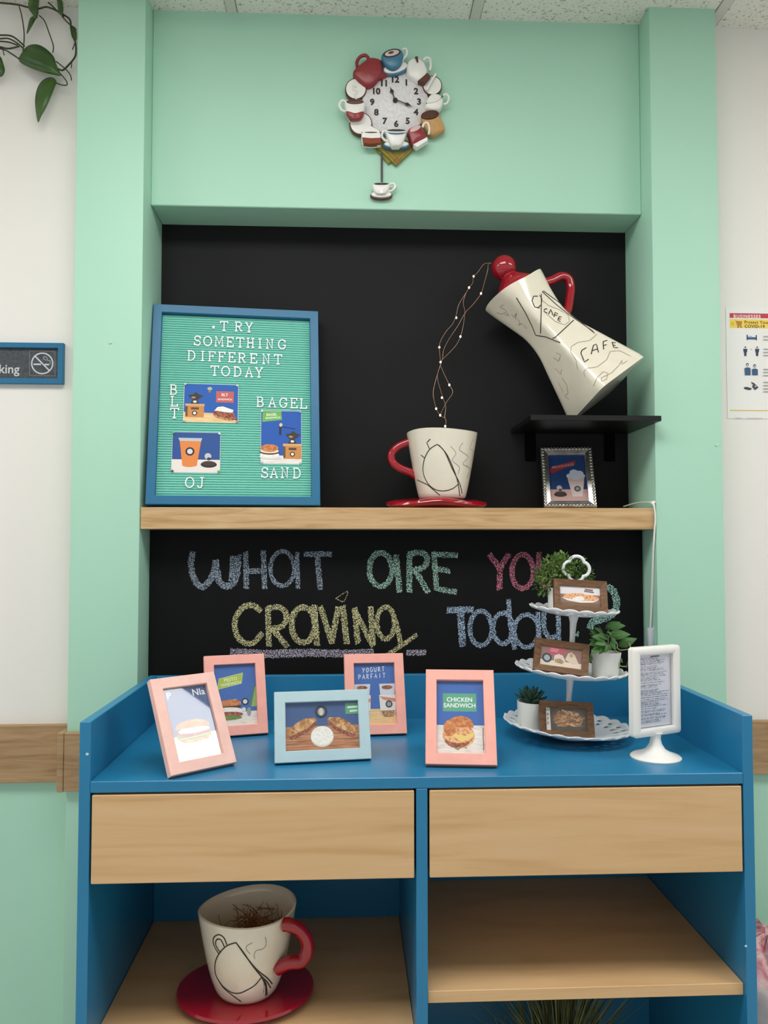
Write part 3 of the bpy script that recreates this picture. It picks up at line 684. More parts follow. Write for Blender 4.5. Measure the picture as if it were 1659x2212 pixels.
# ------------------------------------------------------------------ wall clock
ck = thing('wall_clock', 'round resin wall clock ringed with cups and a swinging cup pendulum', 'clock', tuple(onY(853, 220, YW)))
def q1(p, y): return onY(700+p[0]/5.53, 80+p[1]/5.53, y)
def relief(name, pts, y0, y1, m, inset=.90, parent=ck, smooth=50, dome=0):
    "puffed resin shape: outline between wall depth y0 and front depth y1"
    P = [q1(p, y1) for p in pts]; c = sum(P, Vector())/len(P); mid = y1+(y0-y1)*.35
    rings = [[Vector((p.x, y0, p.z)) for p in P], [Vector((p.x, mid, p.z)) for p in P], [Vector((c.x+(p.x-c.x)*(1+inset)/2, y1+(mid-y1)*.25, c.z+(p.z-c.z)*(1+inset)/2)) for p in P], [Vector((c.x+(p.x-c.x)*inset, y1, c.z+(p.z-c.z)*inset)) for p in P]]
    mb = MB().add(loft(rings, True, False)); n = len(P); o = len(mb.v); mb.v.append((c.x, y1-dome, c.z))
    for k in range(n): mb.f.append((3*n+k, 3*n+(k+1) % n, o)); mb.m.append(0)
    return part(name, mb, m, parent, world=True, smooth=smooth)
def sp(pts, n=4): return [(p.x, p.y) for p in smoothpath([(a, b, 0) for a, b in pts], n, True)]
def handle(pts, y, r, m, parent=ck, name='handle'):
    return part(name, MB().add(tube(smoothpath([q1(p, y) for p in pts], 5), r, 8)), m, parent, world=True, smooth=60)
R_w = mat('clock_white', (232, 230, 224), .3, .5); R_r = mat('clock_red', (140, 44, 48), .3, .5, var=.08, vscale=60); R_b = mat('clock_blue', (64, 118, 146), .3, .5)
R_k = mat('clock_brown', (92, 52, 40), .4, .4); R_n = mat('clock_dark', (44, 36, 34), .4, .4); R_t = mat('clock_tan', (190, 150, 96), .6, .3, var=.08, vscale=80); R_o = mat('clock_olive', (132, 128, 50), .6, .3, var=.12, vscale=120)
R_d = mat('clock_dial', (222, 220, 220), .5, .4, var=.10, vscale=160); R_be = food('beans', (50, 26, 20), (104, 66, 46), scale=420)
YK = YW
relief('napkin', [(570,1285),(770,1520),(815,1478),(860,1440)], YK-.003, YK-.007, R_o, .96)
nk = relief('napkin', [(590,1275),(860,1535),(1112,1300),(870,1180)], YK-.004, YK-.011, R_o, .97)
for a, b in (((700,1270),(905,1480)), ((660,1290),(880,1510)), ((1020,1290),(830,1490)), ((1060,1310),(850,1515))):
    part('stripe', MB().add(tube([q1(a, YK-.0112), q1(b, YK-.0112)], .0008, 5)), mat('napkin_red', (170, 70, 50), .6), nk, world=True)
dial = relief('dial', ell(850, 775, 400, 400, 40), YK-.001, YK-.014, R_d, .97)
for cx, cy, r in ((380,615,130),(440,1030,138),(1295,575,118)):
    pl = relief('plate', ell(cx, cy, r, r, 30), YK-.006, YK-.018, R_k, .95); relief('plate_well', ell(cx, cy, r*.90, r*.90, 30), YK-.017, YK-.0195, R_w, .85, pl)
relief('jug', sp([(345,420),(372,360),(520,245),(575,228),(655,243),(692,275),(702,380),(688,425),(610,540),(520,582),(420,520),(362,455)]), YK-.008, YK-.030, R_r, .82)
handle([(400,360),(392,300),(430,238),(490,218),(528,250),(522,285)], YK-.020, .0042, R_r)
relief('spout', [(690,395),(765,440),(735,460),(650,500),(600,560),(640,470)], YK-.012, YK-.026, R_r, .8)
sa = relief('saucer', ell(858, 372, 165, 78, 28, rot=-.25), YK-.010, YK-.022, R_b, .95); relief('saucer_well', ell(855, 358, 145, 62, 28, rot=-.25), YK-.020, YK-.025, R_w, .9, sa)
cu = relief('cup', sp([(688,205),(735,152),(830,120),(915,135),(950,195),(935,285),(885,350),(820,372),(752,342),(702,275)]), YK-.018, YK-.038, R_b, .80)
relief('coffee', ell(812, 188, 108, 46, 24, rot=-.22), YK-.036, YK-.0395, R_n, .92, cu); relief('foam', ell(812, 188, 88, 34, 20, rot=-.22), YK-.039, YK-.0405, mat('clock_foam', (206, 188, 180), .5), .9, cu)
relief('foam', ell(800, 184, 34, 15, 16, rot=-.22), YK-.040, YK-.0412, R_k, .9, cu)
handle([(930,155),(970,140),(992,180),(978,225),(945,262),(930,300)], YK-.028, .0028, R_w)
relief('pitcher', sp([(988,400),(1000,295),(1035,252),(1100,232),(1170,262),(1215,320),(1240,415),(1190,505),(1120,522),(1020,462)]), YK-.010, YK-.030, R_w, .80)
relief('lid_knob', [(1086,230),(1122,222),(1128,285),(1112,300)], YK-.026, YK-.034, R_k, .8); relief('pitcher_base', [(1118,520),(1238,418),(1276,462),(1200,556)], YK-.014, YK-.030, R_k, .88)
handle([(1185,285),(1215,250),(1262,258),(1276,330),(1262,405)], YK-.022, .0032, R_w)
part('spoon', MB().add(tube(smoothpath([q1((1335,440), YK-.024), q1((1270,545), YK-.026), q1((1222,640), YK-.024)], 5), [.003]*8+[.004]*3, 8)), R_w, ck, world=True, smooth=60)
cr = relief('cup', sp([(1208,800),(1260,690),(1330,665),(1400,690),(1425,760),(1400,840),(1330,868),(1235,852)]), YK-.012, YK-.030, R_w, .82)
part('band', MB().add(tube(smoothpath([q1(p, YK-.029) for p in ((1215,792),(1300,788),(1380,750),(1420,700))], 5), .0012, 6)), R_n, cr, world=True)
handle([(1422,705),(1458,682),(1490,725),(1468,790),(1428,802)], YK-.020, .0030, R_w)
sk = relief('bean_sack', sp([(1160,950),(1190,890),(1270,862),(1350,872),(1395,950),(1448,1085),(1385,1130),(1292,1168),(1215,1100),(1180,1030)]), YK-.008, YK-.026, R_t, .84)
relief('beans', ell(1266, 925, 108, 54, 22, rot=-.15), YK-.024, YK-.029, R_be, .85, sk)
rc = relief('cup', sp([(1000,1112),(1055,1062),(1140,1050),(1180,1100),(1215,1150),(1240,1190),(1150,1240),(1060,1282),(1028,1215)]), YK-.014, YK-.034, R_r, .82)
relief('rim', ell(1090, 1092, 72, 30, 20, rot=-.45), YK-.032, YK-.0355, mat('clock_blush', (214, 176, 172), .4), .85, rc); relief('base', [(1048,1272),(1238,1188),(1246,1232),(1108,1318)], YK-.014, YK-.032, R_w, .88, rc)
handle([(1176,1085),(1195,1035),(1235,1028),(1256,1090),(1250,1165)], YK-.024, .0030, R_w)
sb = relief('saucer', ell(865, 1282, 160, 48, 28), YK-.012, YK-.026, R_b, .95); relief('saucer_well', ell(865, 1272, 145, 36, 28), YK-.024, YK-.0285, R_w, .9, sb)
wc = relief('cup', sp([(745,1108),(865,1096),(985,1108),(980,1170),(945,1250),(915,1290),(865,1296),(805,1290),(775,1235),(750,1170)]), YK-.020, YK-.040, R_w, .82)
relief('coffee', ell(865, 1112, 108, 13, 22), YK-.0385, YK-.041, R_n, .9, wc); part('band', MB().add(tube([q1((752,1146), YK-.0375), q1((800,1152), YK-.0405), q1((865,1155), YK-.0408), q1((935,1152), YK-.0405), q1((980,1146), YK-.0375)], .0018, 6)), R_b, wc, world=True)
handle([(755,1130),(710,1125),(690,1180),(725,1235),(775,1238)], YK-.028, .0030, R_w)
ca = relief('cake_slice', [(446,1142),(500,1062),(560,1050),(665,1112),(682,1160),(682,1272),(560,1280),(470,1268),(446,1200)], YK-.012, YK-.032, R_w, .90)
relief('cake_layer', [(452,1195),(560,1205),(680,1200),(680,1268),(560,1277),(472,1266)], YK-.018, YK-.0335, mat('clock_cake', (136, 70, 48), .6, .2, var=.1, vscale=100), .92, ca); part('band', MB().add(tube([q1((450,1140), YK-.030), q1((560,1138), YK-.033), q1((672,1142), YK-.030)], .0013, 6)), R_k, ca, world=True)
lc = relief('cup', sp([(242,772),(268,742),(370,728),(470,742),(494,790),(475,885),(440,962),(370,978),(310,968),(265,890)]), YK-.018, YK-.038, R_w, .82)
relief('cup_base', sp([(262,880),(370,905),(478,884),(442,962),(370,980),(308,968)]), YK-.026, YK-.0395, R_r, .86, lc); relief('coffee', ell(370, 770, 104, 28, 22), YK-.0365, YK-.0395, R_k, .9, lc)
part('steam', MB().add(tube(smoothpath([q1(p, YK-.0205) for p in ((385,745),(370,690),(400,650),(350,620),(355,580),(385,600))], 5), .0022, 7)), R_w, lc, world=True, smooth=60)
handle([(262,770),(212,762),(185,808),(208,868),(255,890)], YK-.026, .0034, R_w)
for s, x, y in (('12',845,510),('1',983,546),('2',1100,650),('3',1136,775),('4',1100,900),('5',1000,1006),('6',862,1040),('7',724,1006),('8',625,902),('9',575,780),('10',620,650),('11',716,555)):
    c0 = q1((x, y), YK-.0146); vv, ff = text_geo(s, .0215, 'CENTER', .045)
    part('numeral', MB().add(([(c0.x+a, c0.y, c0.z+b) for a, b in vv], ff)), R_n, dial, world=True)
def hand(a, b, w, y):
    A, B = Vector(a), Vector(b); d = (B-A).normalized(); n = Vector((-d.y, d.x)); L = (B-A).length
    prof = [(0, .4), (.45, .35), (.55, .5), (.66, 1.5), (.76, .9), (.84, .35), (1, .06)]
    l = [A+d*L*t+n*w*k for t, k in prof]; r = [A+d*L*t-n*w*k for t, k in prof]; pts = l+r[::-1]; k = len(pts)
    mb = MB(); v = [tuple(q1(p, y)) for p in pts]+[tuple(q1(p, y+.0012)) for p in pts]
    f = [(i, i+1, k-2-i, k-1-i) for i in range(len(prof)-1)]+[(i, (i+1) % k, k+(i+1) % k, k+i) for i in range(k)]
    mb.add((v, f)); part('clock_hand', mb, R_n, dial, world=True)
hand((852,762), (790,592), 17, YK-.018); hand((848,742), (1066,832), 15, YK-.0195)
part('spindle', MB().add(lathe([(.006, 0), (.006, .004), (.004, .006)], 14), 0, Matrix.Translation(q1((850, 760), YK-.015)) @ Matrix.Rotation(PI/2, 4, 'X')), R_n, dial, world=True)
a = q1((690,1420), YK-.008); b = q1((690,1730), YK-.008)
part('pendulum_rod', MBox(a.x-.0026, a.x+.0026, YK-.009, YK-.007, b.z, a.z+.10), R_n, ck, world=True)
pc = relief('pendulum_cup', sp([(580,1752),(685,1738),(786,1748),(776,1805),(742,1862),(685,1876),(622,1866),(595,1825)]), YK-.006, YK-.024, R_w, .82)
relief('coffee', ell(684, 1752, 88, 13, 20), YK-.0225, YK-.025, R_n, .9, pc); handle([(780,1762),(825,1750),(850,1788),(812,1832),(765,1846)], YK-.014, .0030, R_w, pc)
s2 = relief('pendulum_saucer', ell(685, 1885, 134, 48, 26), YK-.004, YK-.014, R_k, .95); relief('saucer_well', ell(685, 1876, 122, 38, 26), YK-.012, YK-.0165, R_w, .9, s2)

# ------------------------------------------------------------------ coffee pot tilted on the black ledge
def q3(p, y): return onY(1020+p[0]/3.858, 520+p[1]/3.858, y)
PY = .055
base = q3((1120, 1235), .030); top = q3((352, 415), .085); ax = (top-base); AL = ax.length; ax.normalize()
toc = Vector((0, -1, 0)); toc = (toc-ax*toc.dot(ax)).normalized(); rgt = toc.cross(ax).normalized()
if rgt.x < 0: rgt = -rgt
pot = thing('coffee_pot', 'tall cream ceramic coffee pot with red lid, tilted as if pouring', 'coffee pot', (q3((840,1450), .03).x, .03, 1.6145))
HB, HW, HT = .0865, .0455, .0725
def half(t):
    prof = [(0, HB), (.02, HB*1.0), (.15, .076), (.35, .0605), (.5, .0490), (.60, HW), (.70, .0465), (.85, .0565), (1.0, HT)]
    for (a, x), (b, y) in zip(prof, prof[1:]):
        if a <= t <= b: return x+(y-x)*(t-a)/(b-a)
    return HT
def psec(t, off=0, slant=0, n=88, ex=11.0, spin=66.8):
    out = []; h = (half(max(0, min(1, t-.04)))+2*half(t)+half(min(1, t+.04)))/4 if .05 < t < .95 else half(t)
    ph = math.radians(spin)
    e = ex-(ex-3.2)*max(0, t-.35)/.65
    for k in range(n):
        a = 2*PI*k/n; r = (abs(math.cos(a))**e+abs(math.sin(a))**e)**(-1/e)*(h-off)
        x, y = r*math.cos(a+ph), r*math.sin(a+ph)
        sl = slant*(-x/HT*.010) + slant*.006*math.cos(2*(math.atan2(y, x)))
        out.append(base+ax*(AL*t+sl)+rgt*x+toc*y)
    return out
rings = [psec(0, .004)]+[psec(t/24, 0, 1 if t == 24 else (t-20)/4 if t > 20 else 0) for t in range(25)]+[psec(1.0, .006, 1)]+[psec(.9, .008), psec(.7, .008)]
pm = MB().add(loft(rings, True, True)); part('body', pm, M_cream, pot, world=True, smooth=38)
PB = bvh_of(pm); POT_DZ = 1.6147-min(p[2] for p in pm.v)
def L3(*ls): return [[(1020+a/3.858, 520+b/3.858) for a, b in l] for l in ls]
d1 = MB(); decal(L3([(368,462),(440,580),(500,700),(530,775)], [(530,775),(620,790),(735,838)], [(580,410),(700,520),(800,600),(900,670),(1010,745)], [(590,405),(720,500),(860,630),(1020,760)], [(845,650),(770,720),(690,795),(670,800)], [(575,430),(575,540),(570,760)],
    [(545,450),(510,450),(498,490),(520,540),(560,548)], [(560,440),(580,470),(575,520),(545,550)]), PB, .0023, d1)
decal(L3([(950,880),(915,900),(905,925),(935,1000),(970,975)], [(990,935),(1010,860),(1035,850),(1052,920)], [(1000,905),(1045,890)], [(1095,895),(1090,830),(1125,818)], [(1092,862),(1120,855)], [(1165,835),(1180,880),(1215,880)], [(1165,835),(1195,840)], [(1172,858),(1195,862)],
    [(625,555),(600,560),(598,580),(625,590)], [(635,600),(655,560),(672,610)], [(680,625),(690,585),(715,600)], [(685,605),(708,612)], [(745,625),(725,620),(712,650),(735,662)], [(718,640),(738,642)]), PB, .0024, d1, .0008)
part('drawing', d1, M_line, pot, world=True)
d2 = MB(); decal(L3([(575,480),(640,530),(720,560),(800,610),(810,660),(770,690),(690,660),(600,580)], [(1040,765),(980,820),(880,835),(825,870),(820,910),(865,980),(880,1060)], [(940,1120),(930,1080),(960,1050),(1040,1040),(1120,980),(1150,910),(1230,905),(1320,950)],
    [(1010,1200),(1040,1130),(1090,1080),(1130,1090),(1120,1140),(1080,1160),(1075,1130),(1160,1090),(1220,1030),(1250,980),(1245,1020),(1290,990)]), PB, .0013, d2)
d3 = MB(); decal(L3([(260,520),(230,540),(270,560),(290,580),(240,600),(205,585)], [(270,600),(290,610),(300,590),(305,620)], [(330,600),(345,625),(370,590),(360,640)], [(380,640),(400,670),(385,690),(420,680)], [(430,690),(455,720)],
    [(680,960),(720,990),(740,940),(700,920)], [(690,1050),(740,1100),(745,1060)], [(750,1130),(790,1190),(800,1260),(770,1280),(810,1310)], [(720,1170),(760,1250)]), PB, .0013, d3)
part('side_drawing', d3, M_line2, pot, world=True)
part('script_drawing', d2, M_line2, pot, world=True)
kb = q3((265, 215), .088); rim = q3((358, 372), .082); la = (kb-rim).normalized()
def frame_on(p, z): 
    x = z.orthogonal().normalized(); y = z.cross(x); return Matrix.Translation(p) @ Matrix((x, y, z)).transposed().to_4x4()
lidL = (kb-rim).length
part('lid', MB().add(lathe([(.052, -.024), (.054, -.008), (.050, .002), (.036, lidL*.30), (.024, lidL*.50), (.020, lidL*.62), (.022, lidL*.72)], 32), 0, frame_on(rim, la)), M_red, pot, world=True, smooth=60)
part('knob', MB().add(sphere(kb, .0315, 28, 18)), M_red, pot, world=True, smooth=80)
part('handle', MB().add(tube(smoothpath([q3(p, y) for p, y in (((560,345),.085),((655,322),.092),((735,285),.10),((800,305),.105),((820,380),.105),((812,470),.098),((795,570),.088),((760,625),.078))], 6), .0112, 14)), M_red, pot, world=True, smooth=80)

pot.location.z += POT_DZ     # rests with its lowest corner on the ledge

# ------------------------------------------------------------------ fairy lights
fl = thing('fairy_light_string', 'fine copper wire fairy lights falling from the tilted pot into the cup', 'string lights', tuple(onY(961, 925, .08)))
def q9(p, y=.08): return onY(900+p[0]/5.265, 540+p[1]/5.265, y)
ws = [[(850,145),(815,150),(760,165),(690,260),(645,300),(640,370),(600,425),(560,490),(480,620),(450,740),(410,840),(340,920),(275,1030),(258,1110),(270,1260),(265,1320),(225,1450),(190,1600),(195,1690),(222,1800),(268,1880),(330,1930),(320,2060)],
      [(850,150),(815,165),(808,230),(770,370),(732,495),(640,620),(555,710),(470,860),(370,1010),(310,1130),(295,1220),(275,1300),(235,1440),(280,1620),(320,1740),(330,1800),(320,1900),(335,1950),(318,2060)],
      [(560,490),(530,600),(548,700),(530,860),(498,985),(450,1080),(380,1160),(275,1275),(300,1380),(370,1530),(410,1620),(340,1730),(285,1840),(268,1880)]]
for i, w in enumerate(ws):
    part('wire', MB().add(tube(smoothpath([q9(p, .082+.006*math.sin(k*1.3+i*2)) for k, p in enumerate(w)], 5), .00075, 5)), mat('copper_wire', (176, 138, 112), .35, .5, metal=.6), fl, world=True, smooth=80)
for p in ((648,300),(596,428),(732,495),(498,985),(258,1107),(272,1275),(222,1805),(268,1880),(325,2005),(288,1680),(450,770),(372,1535)):
    part('bulb', MB().add(sphere(q9(p, .080), .0027, 8, 6, (1, 1, 1.25))), emit('fairy_bulb', (255, 240, 214), .9), fl, world=True, smooth=80)

# ------------------------------------------------------------------ cup + saucer on the oak shelf
def q4(p, y): return onY(810+p[0]/2.633, 880+p[1]/2.633, y)
def sketch_cup(name, label, c, zb, hgt, rb, rt, tilt, hpts, hr, lines1, lines2, wid, bell=.5, straw=False, squash=1.0):
    t = thing(name, label, 'cup', (c[0], c[1], zb)); n = 48
    T = Matrix.Rotation(tilt, 3, 'Y')
    def ring(s, off, zz=None):
        r = rb+(rt-rb)*(s**bell)-off; z = hgt*s if zz is None else zz
        k = s*s
        return [Vector((c[0]+r*math.cos(2*PI*j/n), c[1]+squash*r*math.sin(2*PI*j/n), zb+z-k*math.tan(tilt)*r*math.cos(2*PI*j/n) + .003*k*math.sin(4*PI*j/n))) for j in range(n)]
    R = [ring(0, .004, 0), ring(0.02, 0)]+[ring(s/14, 0) for s in range(1, 15)]+[ring(1, .003, hgt+.0015), ring(1, .006, hgt)]+[ring(s/14, .007, max(hgt*s/14, .008)) for s in range(13, 0, -2)]
    bm = MB().add(loft(R, True, True)); part('body', bm, M_cream, t, world=True, smooth=50)
    part('handle', MB().add(tube(smoothpath(hpts, 6), hr, 14)), M_red, t, world=True, smooth=80)
    sm = lambda ls: [[(q.x, q.y) for q in smoothpath([(a, b, 0) for a, b in l], 5)] if len(l) > 3 else l for l in ls]
    lines1 = sm(lines1); lines2 = sm(lines2)
    B = bvh_of(bm); d = MB(); decal(lines1, B, wid*1.25, d); part('drawing', d, M_line, t, world=True)
    d = MB(); decal(lines2, B, wid*.6, d); part('swirl_drawing', d, M_line2, t, world=True)
    return t
def L4(*ls): return [[(810+a/2.633, 880+b/2.633) for a, b in l] for l in ls]
CY4 = .075; sl0 = onY(833, 1085, CY4); sl1 = onY(1052, 1085, CY4); cxs = (sl0.x+sl1.x)/2; rxs = (sl1.x-sl0.x)/2
sm_ = MB().add(lathe([(.66, 0), (.92, .005), (1.0, .011), (.985, .017), (.8, .0225), (.5, .025)], 40, rxs, .085), 0, Matrix.Translation((cxs, CY4, ZST)))
sm_.v = [(x, y, z+.0035*math.sin(3*math.atan2(y-CY4, x-cxs))*(1 if z > ZST+.002 else 0)) for x, y, z in sm_.v]
tag(part('saucer', sm_, M_red, smooth=60), 'wavy red glazed saucer under the cup on the oak shelf', 'saucer')
a = onY(882, 936, CY4); b = onY(1034, 936, CY4); c0 = onY(905, 1072, CY4); c1 = onY(1003, 1072, CY4); zc = ZST+.0245; cxu = (a.x+b.x)/2
sketch_cup('coffee_cup', 'cream cup with red handle on the oak shelf below the fairy lights', (cxu-.004, CY4), zc, a.z-zc, (c1.x-c0.x)/2, (b.x-a.x)/2, -.01, [q4(p, CY4) for p in ((225,190),(185,200),(130,225),(95,265),(100,310),(140,345),(200,370),(240,395))], .0098,
    L4([(355,210),(310,240),(280,300),(275,370),(300,430),(340,465),(390,475),(440,462),(475,435)], [(355,210),(395,250),(440,350),(480,430),(495,490)], [(365,215),(410,270),(450,360),(472,430),(482,505)], [(240,412),(300,440),(370,500)], [(310,235),(295,200),(315,180)], [(285,290),(262,270)]),
    L4([(430,220),(460,260),(440,300),(480,340),(470,380)], [(500,200),(480,240),(530,280),(500,320),(540,350),(520,400)], [(560,180),(540,230),(570,260),(545,300)], [(520,330),(550,360),(530,420)]), .0017, .82)

# ------------------------------------------------------------------ white cord at the right of the niche
co = thing('power_cord', 'white power cord with inline switch hanging beside the right pilaster', 'cord', tuple(onY(1405, 1395, .03)))
for dx in (0, -3.0):
    part('cable', MB().add(tube(smoothpath([onY(1350+dx, 1094, .12), onY(1380+dx, 1086, .06), onY(1409+dx, 1086, .0), onY(1414.5+dx*.4, 1100, -.004), onY(1416+dx*.4, 1125, -.004), onY(1414.5+dx*.5, 1145, -.002), onY(1412+dx*.6, 1200, .01), onY(1410+dx, 1280, .02), onY(1405.5+dx*.3, 1356, .03)], 6), .0014, 6)), M_wplastic, co, world=True, smooth=80)
p = onY(1405, 1376, .03); part('inline_switch', MBox(p.x-.0085, p.x+.0085, .02, .038, p.z-.023, p.z+.023, bev=.005, seg=2), mat('pale_grey_plastic', (196, 200, 206), .4), co, world=True, smooth=60)
part('cable', MB().add(tube([onY(1405, 1395, .03), Vector((p.x, .03, ZD+.02))], .0018, 6)), M_wplastic, co, world=True)
p = onY(1411, 1085, .002); part('cord_clip', MBox(p.x-.006, p.x+.003, -.004, .008, p.z-.003, p.z+.003, bev=.001), M_wplastic, co, world=True)

# ------------------------------------------------------------------ tiered stand
TS = .068
SR = Matrix.Rotation(TS, 3, 'Y'); SL = Vector((.333, -.200, ZD))
st = thing('tiered_stand', 'white three-tier stand with scalloped pierced plates on the cabinet top', 'tiered stand', SL, SR); STM = wmat(st)
def plate(R, z, dip, nsc):
    n = nsc*6; rr = [.0, .22, .45, .60, .70, .78, .84, .90, .955, 1.0]; v = []; f = []
    for i, r in enumerate(rr):
        for k in range(n):
            a = 2*PI*k/n; sc = 1+(.022*abs(math.sin(a*nsc/2))*max(0, (r-.85)/.15)); zz = z+dip*(r**2.6)+(.0042*abs(math.sin(a*nsc/2)) if i == len(rr)-1 else 0)
            v.append((R*r*sc*math.cos(a), R*r*sc*math.sin(a), zz))
    for i in range(len(rr)-1):
        for k in range(n):
            ph = k % 6
            if i == 6 and ph in (2, 3): continue
            if i == 4 and (k // 3) % 2 == 0 and ph in (0, 1, 4, 5) and k % 3 != 2: continue
            f.append((i*n+k, i*n+(k+1) % n, (i+1)*n+(k+1) % n, (i+1)*n+k))
    return v, f
RB, RM, RT = .131, .114, .0915
PZ = {'b': .010, 'm': .125, 't': .253}
part('plate', MB().add(plate(RB, PZ['b'], .016, 24)), M_wmetal, st, smooth=50, solid=.0022)
part('plate', MB().add(plate(RM, PZ['m'], .016, 22)), M_wmetal, st, smooth=50, solid=.0022)
part('plate', MB().add(plate(RT, PZ['t'], .014, 18)), M_wmetal, st, smooth=50, solid=.0022)
part('foot', MB().add(lathe([(.052, .0035), (.05, .0075), (.03, .0095)], 32)), M_wmetal, st, smooth=50)
part('pole', MB().add(lathe([(.012, PZ['b']), (.0085, .02), (.0062, .05), (.0055, .085), (.0075, .115), (.011, PZ['m'])], 16)), M_wmetal, st, smooth=60)
part('pole', MB().add(lathe([(.011, PZ['m']), (.008, .137), (.006, .17), (.0055, .21), (.0072, .238), (.011, PZ['t'])], 16)), M_wmetal, st, smooth=60)
part('pole', MB().add(lathe([(.008, PZ['t']), (.005, .262), (.0042, .30), (.006, .318), (.0045, .324)], 14)), M_wmetal, st, smooth=60)
ringp = []
for k in range(64):
    a = 2*PI*k/64; r = .0205+.0062*abs(math.cos(2*a))**.7; ringp.append((r*math.cos(a)*1.06, 0, .352+r*math.sin(a)))
part('ring_handle', MB().add(tube(ringp, .0036, 8, closed=True)), M_wmetal, st, smooth=80)

# ------------------------------------------------------------------ brown frames on the stand
def pic_plate(p):
    p.rect(0,0,1,1,(196,150,140)); p.rect(0,0,1,.62,(150,110,100)); p.rect(0,0,1,.20,(126,100,80)); p.rect(0,.60,1,1,(230,224,228))
    p.poly([(.04,.42),(.2,.28),(.5,.20),(.8,.24),(.92,.34),(.96,.46),(.7,.38),(.3,.38)], (240,232,226)); p.poly([(.08,.42),(.14,.60),(.3,.64),(.5,.66),(.66,.62),(.8,.60),(.94,.50),(.9,.34),(.7,.30),(.4,.32)], F_chick); p.poly([(.3,.36),(.42,.52),(.56,.50),(.62,.36),(.46,.28)], F_cream)
    p.line([(.62,.86),(.82,.84)], .035, (120,70,60)); p.line([(.60,.78),(.84,.74)], .03, (96,92,84))
def pic_wrap(p):
    p.rect(0,0,1,1,(150,116,108)); p.rect(0,0,1,.30,(232,218,200)); p.poly([(.18,.56),(.18,1),(.62,1),(.60,.70),(.34,.60)], (196,92,112)); p.line([(.24,.88),(.44,.86)], .03, (226,150,160)); p.line([(.24,.78),(.42,.77)], .03, (226,150,160))
    p.logo(.17,.40,.115,(58,66,74),(168,178,186)); p.poly([(.34,.22),(.34,.56),(.44,.66),(.54,.60),(.62,.30),(.52,.18)], (226,212,202)); p.poly([(.36,.22),(.36,.38),(.48,.44),(.60,.28),(.52,.18)], food('wrapfill', (140,104,70), (206,178,128)))
    p.poly([(.60,.42),(.66,.74),(.74,.82),(.82,.70),(.92,.30),(.80,.24),(.66,.34)], (226,206,186)); p.ell(.74,.66,.05,.05,(196,168,120))
def pic_wafer(p):
    p.rect(0,0,1,1,(84,76,70)); p.ell(.55,.50,.42,.32,(96,88,80)); p.poly([(.22,.36),(.20,.60),(.32,.86),(.52,.90),(.72,.86),(.86,.70),(.90,.48),(.84,.24),(.70,.20),(.58,.28),(.46,.18),(.32,.22)], F_fry)
    rg = random.Random(4)
    for i in range(60):
        an = rg.uniform(0, 2*PI); rr = rg.random()**.6; x, y = .55+.34*rr*math.cos(an), .53+.33*rr*math.sin(an); t = rg.uniform(0, PI); l = rg.uniform(.04, .10)
        p.k = 8+i % 9; p.line([(x-l*math.cos(t), y-l*1.4*math.sin(t)), (x+l*math.cos(t), y+l*1.4*math.sin(t))], rg.uniform(.018, .034), rg.choice(((226,186,146),(206,156,112),(176,122,84),(236,204,168),(150,104,76))))
    p.k = 20
    p.poly([(.02,0),(.12,0),(.11,1),(.015,1)], (236,232,228))
    for i, ch in enumerate('WAFE'): p.text(ch, .06, .88-.19*i, .10, (60,60,64))
GB = 'small brown wooden frames on the tiered stand'
def brown(label, uv, Y, yaw, tilt, roll, w, h, draw):
    b = onY(uv[0], uv[1], Y); photo_frame(label, (b.x, b.y, b.z-.014*math.sin(tilt)), yaw, tilt, w, h, .0135, .014, M_brown, draw, b.z, roll, GB, lip=.005, easel=False, name='wooden_photo_frame')
brown('brown wooden frame with a plate of pink food, on the top tier', (1256,1321), -.238, -.06, .36, .060, .1105, .0690, pic_plate)
brown('brown wooden frame with a wrap picture, tilted on the middle tier', (1211,1453), -.255, -.10, .36, .130, .1110, .0665, pic_wrap)
brown('brown wooden frame with a heap of fries, on the bottom tier', (1227,1592), -.258, -.06, .42, .045, .1100, .0725, pic_wafer)

# ------------------------------------------------------------------ little potted plants on the stand
def pot_geo(r0, r1, h): return lathe([(r0*.9, 0), (r0, .002), (r1, h), (r1-.0025, h), (r1-.004, h-.008)], 32)
M_soil = mat('dark_soil', (48, 38, 30), .95, .1, var=.3, vscale=300)
def leaf_mesh(L=1, W=.4, fold=.12, curl=-.15, n=7):
    v = []; f = []
    for i in range(n+1):
        t = i/n; w = W/2*math.sin(PI*min(1, t**.75))*(1 if i < n else 0)+.002; z = curl*t*t*L
        v += [(L*t, -w*L, z+fold*w*L*2), (L*t, 0, z), (L*t, w*L, z+fold*w*L*2)]
    for i in range(n):
        for k in (0, 1): f.append((3*i+k, 3*i+k+1, 3*i+4+k, 3*i+3+k))
    return v, f
def aim(p, d, roll=0, s=1):
    x = Vector(d).normalized(); up = Vector((0,0,1)) if abs(x.z) < .95 else Vector((0,1,0))
    y = up.cross(x).normalized(); z = x.cross(y); M = Matrix((x, y, z)).transposed().to_4x4()
    return Matrix.Translation(Vector(p)) @ M @ Matrix.Rotation(roll, 4, 'X') @ Matrix.Scale(s, 4)
